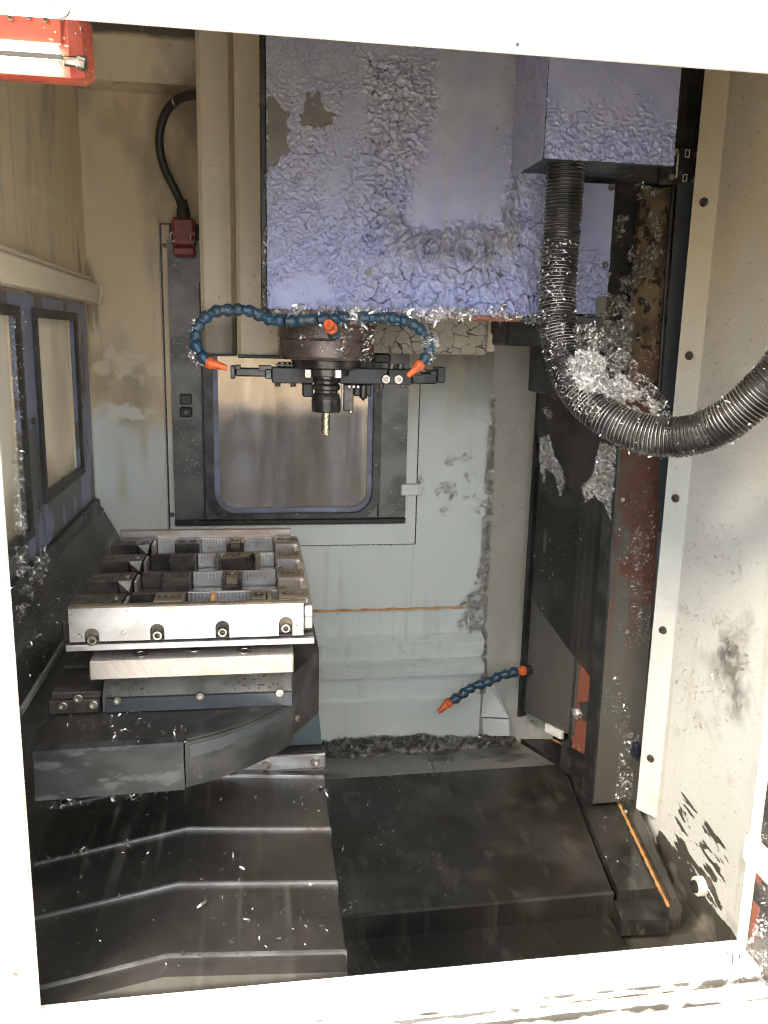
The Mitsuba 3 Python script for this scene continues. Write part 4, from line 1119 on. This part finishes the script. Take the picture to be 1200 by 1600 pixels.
lb = thing('loose_jaw', 'brown topped jaw block lying tilted across the third vise row', 'jaw block')
m = cat(box(-.032, .032, -.016, .016, -.013, .012, .0015))
R = trimesh.transformations.euler_matrix(.12, -.16, -.38)
R[:3, 3] = (-.040, 1.690, 1.142)
m.apply_transform(R)
add('body', m, 'black_oxide', lb)
m = box(-.0315, .0315, -.0155, .0155, .0122, .0145, .0008)
m.apply_transform(R)
add('top', m, 'brown_oxide', lb)
m = lathe([(.0088, 0), (.0088, .0006), (.006, .0008), (.0052, -.004), (0, -.004)], (0, 0, .0148), (0, 0, 1), 16)
m.apply_transform(R)
add('counterbore', m, 'gasket', lb, smooth=30)

# ------------------------------------------------------------------ jointed coolant hoses
LINK = [(0, 0), (.0088, 0), (.0115, .0035), (.0128, .0085), (.0118, .0135), (.0092, .0172), (.0088, .0245), (0, .0245)]


def jointed(name, label, pts, scale=1.0, nozzle=None, base=False, round_tip=False):
    t = thing(name, label, 'coolant hose', 'jointed coolant hoses')
    P = spline(pts, .0222 * scale)
    jr = np.random.default_rng(int(abs(pts[0][0]) * 1e4) + len(P))
    P[1:-1] += jr.normal(0, .0016, P[1:-1].shape)
    for i in range(len(P) - 1):
        d = P[i + 1] - P[i]
        m = lathe(np.array(LINK) * scale * (1 + jr.normal(0, .03)), P[i] - d * .05, d + jr.normal(0, .0016, 3), 18)
        add('link', m, 'hose_orange' if base and i == 0 else 'hose_blue', t, smooth=40)
    if nozzle is not None:
        nz, d = P[-1], np.asarray(nozzle) - P[-1]
        L = np.linalg.norm(d)
        r = .0118 * scale
        pr = [(0, -.002), (r * .8, -.002), (r, .003), (r, .011), (r * .80, .014), (r * .45, L), (r * .28, L), (r * .2, L - .006), (0, L - .006)] if not round_tip else [(0, -.002), (r, 0), (r * 1.1, L * .4), (r * .9, L * .45), (r * .9, L), (r * .4, L), (r * .3, L * .8), (0, L * .8)]
        add('nozzle', lathe(pr, nz, d, 20), 'hose_orange', t, smooth=35, label='orange nozzle')
    return t


y_ = 1.735
jointed('coolant_hose', 'blue jointed coolant hose looping left below the head with an orange nozzle', [at(545, 497, Y=1.74), at(490, 499, Y=y_), at(440, 502, Y=y_), at(418, 500, Y=y_), at(398, 489, Y=1.73), at(372, 482, Y=1.72), at(343, 484, Y=1.72), at(318, 499, Y=1.715), at(306, 525, Y=1.71), at(309, 550, Y=1.705), at(323, 566, Y=1.70)], 1.0, at(355, 575, Y=1.70))
jointed('coolant_hose', 'blue jointed coolant hose curling down right of the spindle, clotted with swarf', [at(560, 496, Y=1.745), at(600, 496, Y=1.74), at(640, 503, Y=1.735), at(662, 517, Y=1.73), at(671, 536, Y=1.725), at(667, 556, Y=1.72), at(659, 568, Y=1.72)], 1.0, at(637, 588, Y=1.72))
jointed('coolant_hose', 'short coolant nozzle with an orange tip hanging in front of the spindle nose', [at(521, 522, Y=1.76), at(522, 519, Y=1.742), at(519, 514, Y=1.725)], 1.0, at(513, 507, Y=1.70), round_tip=True)
jointed('coolant_hose', 'blue jointed hose reaching from the column cover low over the floor', [at(821, 1048, Y=2.44), at(797, 1053, Y=2.43), at(770, 1062, Y=2.42), at(740, 1075, Y=2.41), at(715, 1088, Y=2.40), at(703, 1096, Y=2.39)], 1.32, at(685, 1113, Y=2.38), base=True)
labels[list(labels)[-1]] = labels[list(labels)[-1]]
add('hose_mount', cyl(at(818, 1048, Y=2.44), at(828, 1046, Y=2.45), .016, 18), 'rubber', label='round black mount of the low jointed hose on the column cover', cat='mount', smooth=30)

# ------------------------------------------------------------------ the corrugated hose
hp = [at(884, 235, Y=1.66), at(882, 300, Y=1.66), at(876, 380, Y=1.655), at(871, 450, Y=1.645), at(872, 515, Y=1.625), at(884, 570, Y=1.59), at(912, 621, Y=1.545), at(960, 660, Y=1.49), at(1020, 681, Y=1.44), at(1085, 679, Y=1.39), at(1145, 650, Y=1.345), at(1195, 606, Y=1.31), at(1240, 550, Y=1.28), at(1275, 480, Y=1.26)]
ch_ = thing('corrugated_hose', 'black corrugated conduit hanging in a bow from the blue head to the right wall', 'hose')
PITCH = .0072
Pd = spline(hp, PITCH / 6)
k = np.arange(len(Pd))
rad = .0345 + .0024 * np.cos(k * 2 * np.pi / 6) + .0005 * np.sin(k * .03)
add('sleeve', tube(Pd, rad, 40), 'hose_skin', ch_, smooth=True)
t, u, v = frames(Pd)
ringsm = []
ringr = np.random.default_rng(3)
for i in range(0, len(Pd) - 1, 6):
    aa = np.linspace(0, 2 * np.pi, 29)
    w = .0368 + ringr.normal(0, .00035)
    sk = ringr.normal(0, .0006, 2)
    loop = Pd[i] + w * (np.cos(aa)[:, None] * u[i] + np.sin(aa)[:, None] * v[i]) + t[i] * (sk[0] * np.cos(aa) + sk[1] * np.sin(aa))[:, None]
    ringsm.append(tube(loop, .00105, 5))
add('wire_coil', cat(*ringsm), 'hose_wire', ch_, smooth=True, kind='stuff')
c = at(886, 596, Y=1.535)

# ------------------------------------------------------------------ swarf
def curls(P, size, seed, flat=None, long=0.0):
    """One twisted sliver of aluminium at each point."""
    g = np.random.default_rng(seed)
    P = np.asarray(P, float)
    n = len(P)
    K = 5
    s = size * np.exp(g.normal(0, .38, n)) * (1 + long * (g.random(n) > .85))
    th = np.linspace(0, 1, K)[None, :] * g.uniform(1.2, 5.0, n)[:, None]
    r = s * g.uniform(.16, .34, n)
    x = r[:, None] * np.cos(th)
    y = r[:, None] * np.sin(th)
    z = (np.linspace(-.5, .5, K)[None, :]) * (s * g.uniform(.5, 1.3, n))[:, None]
    c = np.stack([x, y, z], -1)
    w = (s * g.uniform(.14, .30, n))[:, None, None]
    tw = np.stack([np.cos(th * .6) * .5, np.sin(th * .6) * .5, np.ones_like(th) * .8], -1)
    A, B = c - tw * w * .5, c + tw * w * .5
    L = np.stack([A, B], 2).reshape(n, K * 2, 3)
    q = g.normal(0, 1, (n, 4))
    if flat is not None:
        pass
    q /= np.linalg.norm(q, axis=1, keepdims=True)
    a, b, cc_, d = q.T
    R = np.stack([1 - 2 * (cc_**2 + d**2), 2 * (b * cc_ - d * a), 2 * (b * d + cc_ * a), 2 * (b * cc_ + d * a), 1 - 2 * (b**2 + d**2), 2 * (cc_ * d - b * a), 2 * (b * d - cc_ * a), 2 * (cc_ * d + b * a), 1 - 2 * (b**2 + cc_**2)], -1).reshape(n, 3, 3)
    L = np.einsum('nij,nkj->nki', R, L)
    if flat is not None:
        f = np.asarray(flat, float)
        f = f / np.linalg.norm(f)
        L = L - (L @ f)[..., None] * f * .6
    V = (L + P[:, None]).reshape(-1, 3)
    k = np.arange(K - 1) * 2
    one = np.concatenate([np.stack([k, k + 1, k + 3], 1), np.stack([k, k + 3, k + 2], 1)])
    F = (one[None] + (np.arange(n) * K * 2)[:, None, None]).reshape(-1, 3)
    return trimesh.Trimesh(V, F, process=False)


def in_px(poly, n, seed, edge=0.0):
    """Random spots inside a polygon of the photograph."""
    g = np.random.default_rng(seed)
    lo, hi = np.min(poly, 0), np.max(poly, 0)
    out = np.zeros((0, 2))
    while len(out) < n:
        q = g.uniform(lo, hi, (n * 2, 2))
        if edge:
            w = meshkit.fbm(np.c_[q / edge, np.full(len(q), seed)], 3, seed)
            ok = inside(poly, q) & (w > .40)
        else:
            ok = inside(poly, q)
        out = np.vstack([out, q[ok]])
    return out[:n]


def cling(poly, n, seed, depth, edge=0.0, **plane):
    g = np.random.default_rng(seed + 1000)
    q = in_px(poly, n, seed, edge)
    p = at(q[:, 0], q[:, 1], **plane)
    if depth[0] is not None:
        d = EYE - p
        d /= np.linalg.norm(d, axis=1, keepdims=True)
        p = p + d * (np.abs(g.normal(0, 1, n)) * depth[0] + depth[1])[:, None]
    return p


def swarf(name, P, size, seed, label, mat_='chip', flat=None, long=0.0, catg='swarf'):
    return add(name, curls(P, size, seed, flat, long), mat_, kind='stuff', label=label, cat=catg)


# heap lying in the bow of the hose: sits on the upper side of the tube
heap = [(905, 545), (930, 548), (960, 575), (1000, 610), (1040, 640), (1046, 655), (1010, 664), (960, 652), (925, 630), (897, 605), (885, 585), (888, 562)]
P = np.vstack([cling(heap, 6400, 51, (.012, .0), edge=14, Y=1.55), cling([(895, 510), (925, 500), (990, 560), (1060, 650), (1050, 668), (960, 600), (900, 560)], 1300, 151, (.014, .0), edge=10, Y=1.58)])
tree_ = cKDTree(Pd)
dd, ii = tree_.query(P)
out = (P - Pd[ii])
out[:, 1] -= .03
nn = out / np.maximum(np.linalg.norm(out, axis=1, keepdims=True), 1e-6)
near = dd < .040
P[near] = Pd[ii][near] + nn[near] * (.038 + np.abs(np.random.default_rng(2).normal(0, .006, near.sum())))[:, None]
swarf('swarf_heap', P, .0052, 61, 'bright heap of aluminium swarf lying in the bow of the corrugated hose')
band = [(846, 430), (868, 400), (905, 480), (905, 545), (880, 580), (858, 560), (846, 490)]
g = np.random.default_rng(91)
ix = np.where((Pd[:, 2] < 1.80) & (Pd[:, 2] > 1.36) & (Pd[:, 0] < .66))[0]
sel = g.choice(ix, 900)
an = g.uniform(-2.6, .2, 900)
side = np.stack([np.cos(an), -np.abs(np.sin(an)) * .9, np.zeros(900)], 1)
side[:, 0] = np.where(g.random(900) < .7, -np.abs(side[:, 0]), side[:, 0])
side -= t[sel] * (side * t[sel]).sum(1)[:, None]
side /= np.linalg.norm(side, axis=1, keepdims=True)
swarf('swarf_dusting', Pd[sel] + side * .0385, .0058, 62, 'swarf stuck along the hanging upper part of the corrugated hose')
ix = np.where((Pd[:, 0] > .66) & (Pd[:, 0] < .93))[0]
sel = g.choice(ix, 420)
an = g.uniform(0, 6.28, 420)
swarf('swarf_dusting', Pd[sel] + .0388 * (np.cos(an)[:, None] * u[sel] + np.sin(an)[:, None] * v[sel]), .0048, 63, 'swarf flecks on the low bow of the corrugated hose')
# column pockets
swarf('swarf_clump', cling([(905, 495), (990, 480), (985, 560), (960, 600), (930, 560), (905, 545)], 4200, 52, (.014, .0), edge=26, Y=1.98), .0065, 64, 'dense swarf clump packed under the narrow blue plate', 'dull_chip')
swarf('swarf_clump', np.vstack([cling([(965, 290), (1000, 285), (1035, 300), (1035, 390), (1000, 440), (970, 480), (960, 400)], 1200, 53, (.008, .0), edge=40, Y=2.06), cling([(940, 420), (985, 440), (985, 490), (905, 500), (930, 470)], 1000, 54, (.012, 0), edge=30, Y=1.96)]), .0066, 65, 'glittering swarf hanging beside the top of the rusty strip', 'dull_chip')
swarf('swarf_beard', cling([(938, 690), (968, 700), (972, 770), (955, 780), (955, 818), (945, 790), (930, 775), (915, 785), (908, 760), (925, 745)], 3600, 55, (.010, .0), Y=2.10), .0050, 66, 'swarf beard hanging below the hose beside the rusty strip')
swarf('swarf_beard', cling([(843, 685), (858, 680), (865, 710), (880, 735), (883, 760), (875, 775), (868, 745), (852, 730), (850, 760), (843, 720)], 1700, 56, (.008, .0), Y=2.30), .0050, 67, 'swarf beard on the left edge of the black column cover')
swarf('swarf_beard', cling([(850, 560), (870, 570), (872, 640), (858, 655), (848, 640), (852, 600)], 700, 57, (.006, .0), edge=30, Y=2.36), .0062, 68, 'thin swarf streak behind the upper bend of the hose', 'dull_chip')
# crease of the back corner
crease = [(768, 600), (774, 640), (770, 760), (764, 900), (760, 960), (760, 1080), (748, 1090), (742, 1040), (750, 1010), (742, 990), (716, 985), (714, 968), (730, 950), (716, 948), (740, 920), (752, 860), (756, 760), (764, 680)]
swarf('swarf_crease', cling(crease, 6500, 58, (.007, .004), edge=9, Y=2.54), .0056, 69, 'swarf caught down the crease of the back corner', 'dull_chip')
sp = np.vstack([cling([(x - rx, y), (x - rx * .5, y - ry), (x + rx * .6, y - ry * .9), (x + rx, y), (x + rx * .5, y + ry), (x - rx * .6, y + ry * .8)], int(n * .7), 70 + i, (.004, .004), edge=8, Y=2.547) for i, (x, y, rx, ry, n) in enumerate(((705, 720, 12, 10, 90), (728, 715, 10, 8, 60), (698, 768, 20, 16, 230), (736, 745, 14, 10, 80), (694, 800, 9, 7, 50), (745, 790, 9, 20, 70), (727, 778, 6, 6, 30), (652, 752, 9, 9, 90)))])
swarf('swarf_patches', sp, .0066, 70, 'small patches of swarf stuck to the back wall beside the window', 'dull_chip')
swarf('swarf_patches', cling([(775, 580), (848, 560), (840, 800), (790, 850), (768, 830)], 420, 81, (.002, .002), edge=20, Y=2.51), .0050, 71, 'scattered swarf on the stained corner wall with painted shade', 'dull_chip')
g = np.random.default_rng(8)
swarf('swarf_crease', cling(crease, 900, 158, (.006, .010), edge=8, Y=2.54), .0060, 169, 'bright flecks of swarf over the swarf in the crease of the back corner')
# head's lower edge
P = cling([(418, 482), (500, 478), (600, 484), (700, 480), (846, 488), (846, 498), (740, 497), (660, 507), (600, 503), (520, 509), (420, 500)], 2400, 82, (.006, .004), edge=14, Y=1.752)
swarf('swarf_fringe', P, .0060, 72, 'stringy swarf fringe along the bottom edge of the blue head', long=2.2)
swarf('swarf_fringe', np.vstack([cling([(468, 520), (585, 512), (585, 565), (550, 566), (500, 548), (468, 540)], 420, 83, (.002, .002), edge=18, Y=1.79), cling([(655, 515), (684, 520), (688, 550), (672, 570), (660, 545)], 260, 84, (.006, .0), edge=14, Y=1.715)]), .0050, 73, 'wet swarf specks on the brown spindle nose and the right coolant hose')
P = cling([(296, 560), (300, 500), (305, 500), (306, 545), (316, 568), (312, 572)], 160, 85, (.003, 0), Y=1.705)
swarf('swarf_string', P, .0065, 74, 'string of swarf wrapped on the left coolant hose')
# left flank
P = np.vstack([cling([(412, 270), (420, 270), (421, 480), (412, 480)], 320, 86, (.003, .002), edge=20, Y=1.755), cling([(820, 490), (852, 470), (850, 300), (858, 300), (862, 480), (846, 520), (820, 505)], 300, 87, (.004, 0), edge=16, Y=1.73)])
swarf('swarf_edging', P, .0055, 75, 'swarf caught on both upright edges of the blue head', 'dull_chip')
# left window
P = np.vstack([cling([(22, 700), (34, 705), (42, 880), (60, 900), (25, 900)], 700, 88, (.003, .004), edge=18, X=XL + .014), cling([(18, 480), (40, 470), (35, 700), (22, 700)], 160, 89, (.001, .003), X=XL + .012), cling([(20, 920), (70, 850), (80, 880), (30, 980)], 500, 90, (.002, .003), edge=14, X=XL + .024)])
swarf('swarf_window', P, .0052, 76, 'bright chips sticking to the blue window mullion')
P = cling([(128, 765), (150, 775), (163, 800), (155, 822), (140, 815), (128, 790)], 700, 92, (.006, .002), edge=14, Y=2.50)
swarf('swarf_corner', P, .0055, 77, 'clump of swarf in the corner right of the side window', 'dull_chip')
P = np.vstack([cling([(30, 1000), (100, 900), (130, 930), (90, 1000), (40, 1090)], 140, 93, (None,), Z=1.02), cling([(150, 430), (310, 330), (310, 480), (150, 600)], 1, 94, (None,), Y=2.549)])
P[:140, 2] = 1.097 - (P[:140, 0] + .468) * 1.85 + .002
swarf('swarf_chute', P[(P[:, 0] > XL) & (P[:, 0] < -.402)], .0075, 78, 'chips lying on the dark left chute')
# floor chips and table chips
P = cling([(70, 1160), (110, 1115), (450, 1100), (290, 1160)], 80, 95, (None,), edge=40, Z=.957)
swarf('swarf_table', P, .0052, 79, 'loose chips lying on the black table top', long=.8)
P = cling([(340, 1330), (60, 1540), (75, 1250), (300, 1240), (515, 1225), (535, 1480), (100, 1560)], 150, 96, (None,), edge=60, Z=.690)
P[:, 2] = np.where(P[:, 0] < -.131, .714 + (P[:, 0] + .131) * .192, .714 - (P[:, 0] + .131) * .076) + .001
P[:, 2] -= .0035 * np.clip(np.round((1.6 - P[:, 1]) / .16), 0, 4)
add_ = cling([(330, 1226), (512, 1226), (512, 1250), (480, 1242), (400, 1236)], 200, 97, (None,), edge=14, Z=.688)
add2 = np.vstack([cling([(290, 1379), (525, 1377), (525, 1390), (300, 1394)], 130, 98, (None,), edge=14, Z=.684), cling([(270, 1482), (530, 1479), (530, 1490), (290, 1492)], 70, 198, (None,), edge=14, Z=.681), cling([(60, 1338), (290, 1299), (510, 1297), (290, 1306), (70, 1346)], 70, 199, (None,), edge=14, Z=.688), cling([(70, 1252), (280, 1228), (285, 1236), (75, 1266)], 150, 200, (.004, .0), edge=10, Z=.70)])
swarf('swarf_way_cover', np.vstack([P, add_, add2]), .0050, 80, 'bright chips scattered over the telescopic way cover', long=1.6)
P = np.vstack([cling([(515, 1440), (515, 1220), (700, 1200), (700, 1400)], 130, 99, (None,), edge=50, Z=ZF + .002), cling([(540, 1180), (720, 1170), (720, 1215), (560, 1215)], 110, 100, (None,), edge=30, Z=ZF + .002), cling([(860, 1150), (960, 1260), (1040, 1400), (960, 1390), (880, 1210)], 40, 101, (None,), Z=ZF + .006)])
swarf('swarf_floor', P, .0048, 101, 'chips sprinkled over the black floor tray')
# dark heap along the foot of the back wall
g = np.random.default_rng(17)
n = 9000
x = g.uniform(.15, .86, n)
w = .015 + .013 * meshkit.fbm(np.c_[x * 12, x * 0, x * 0], 3, 3) - .008 * np.clip((x - .6) / .25, 0, 1)
y = 2.52 - np.abs(g.normal(0, 1, n)) * w * .85
hgt = np.clip(1 - (2.52 - y) / (w * 2.2), 0, 1) * (.038 + .030 * meshkit.fbm(np.c_[x * 22, x * 0 + 4, x * 0], 3, 5)) * (1 - .7 * np.clip((x - .55) / .3, 0, 1))
P = np.c_[x, y, ZF + .003 + hgt * g.uniform(.8, 1.0, n)]
nb = 60
gx, gy = np.meshgrid(np.linspace(.12, .87, 120), np.linspace(2.42, 2.53, nb), indexing='ij')
gw = .015 + .013 * meshkit.fbm(np.stack([gx * 12, gx * 0, gx * 0], -1), 3, 3) - .008 * np.clip((gx - .6) / .25, 0, 1)
gz = ZF - .002 + np.clip(1 - (2.52 - gy) / (gw * 2.2), 0, 1) * (.036 + .030 * meshkit.fbm(np.stack([gx * 22, gx * 0 + 4, gx * 0], -1), 3, 5)) * (1 - .7 * np.clip((gx - .55) / .3, 0, 1)) + (meshkit.fbm(np.stack([gx * 90, gy * 90, gx * 0], -1), 3, 8) - .5) * .006
gz = np.where(gy < 2.52 - gw * 2.1, ZF - .01, gz)
i, j = np.meshgrid(np.arange(119), np.arange(nb - 1), indexing='ij')
k = i * nb + j
bed = trimesh.Trimesh(np.stack([gx, gy, gz], -1).reshape(-1, 3), np.vstack([np.stack([k, k + nb, k + nb + 1], -1).reshape(-1, 3), np.stack([k, k + nb + 1, k + 1], -1).reshape(-1, 3)]), process=False)
add('chip_bank', cat(bed, curls(P, .0075, 171)), 'dark_chip', kind='stuff', label='dark bank of wet chips along the foot of the back wall', cat='swarf')
swarf('chip_bank', P[g.random(n) < .2] + [0, -.002, .004], .006, 172, 'silvery chips on top of the dark chip bank', 'dull_chip')
# right wall and strip
P = np.vstack([cling([(1060, 800), (1160, 820), (1160, 1120), (1070, 1150), (1040, 1000)], 900, 102, (None,), edge=24, X=XR - .002), cling([(1110, 960), (1170, 980), (1170, 1050), (1130, 1040)], 320, 103, (None,), edge=10, X=XR - .002), cling([(1080, 500), (1200, 480), (1180, 640), (1090, 640)], 60, 104, (None,), X=XR - .002)])
swarf('swarf_right_wall', P, .0048, 105, 'fine chips peppering the cream right wall below the hose', 'dull_chip')
P = np.vstack([cling([(972, 1150), (1000, 1140), (990, 1220), (985, 1255), (960, 1250), (968, 1180)], 420, 106, (.002, .001), edge=12, Y=2.074), cling([(935, 1090), (965, 1050), (985, 1120), (975, 1150), (960, 1140)], 120, 107, (.001, .001), edge=12, Y=2.074), cling([(960, 800), (1035, 700), (1020, 1000), (970, 1020)], 260, 108, (.001, .001), edge=20, Y=2.074), cling([(1000, 470), (1045, 300), (1050, 640), (995, 640)], 160, 109, (.001, .001), edge=20, Y=2.074), cling([(985, 840), (1025, 780), (1015, 1010), (990, 1010)], 320, 110, (.003, .001), edge=12, Y=2.07)])
swarf('swarf_strip', P, .0055, 111, 'chips clinging to the grey and rusty guide strip')
P = cling([(826, 940), (940, 1040), (935, 760), (850, 700)], 90, 112, (.001, .03), Y=2.3)
swarf('swarf_cover', P, .0050, 113, 'sparse chips on the black column cover')
c = at(903, 1114, Y=2.26)
g = np.random.default_rng(5)
q = g.normal(0, 1, (520, 3))
q /= np.linalg.norm(q, axis=1, keepdims=True)
swarf('swarf_ball', c + q * (.016 * g.random(520) ** .33)[:, None], .0065, 114, 'round bright tuft of swarf at the foot of the red casting')
P = np.vstack([cling([(1165, 1460), (1198, 1420), (1198, 1570), (1175, 1530)], 260, 115, (None,), edge=16, X=.7495), cling([(1175, 1290), (1198, 1270), (1198, 1500)], 50, 116, (None,), X=.7495)])
swarf('swarf_door', P, .0052, 117, 'bright chips stuck on the dark sliding door edge')
P = np.vstack([cling([(1025, 1522), (1040, 1522), (1042, 1540), (1024, 1540)], 26, 118, (None,), Z=.665), cling([(1075, 1525), (1110, 1518), (1110, 1534), (1078, 1538)], 40, 119, (None,), Z=.665), cling([(1130, 1500), (1158, 1480), (1165, 1545), (1140, 1545)], 60, 120, (None,), Z=.678)])
swarf('swarf_sill', P, .0075, 121, 'few curls of swarf on the right end of the sill', long=.6)
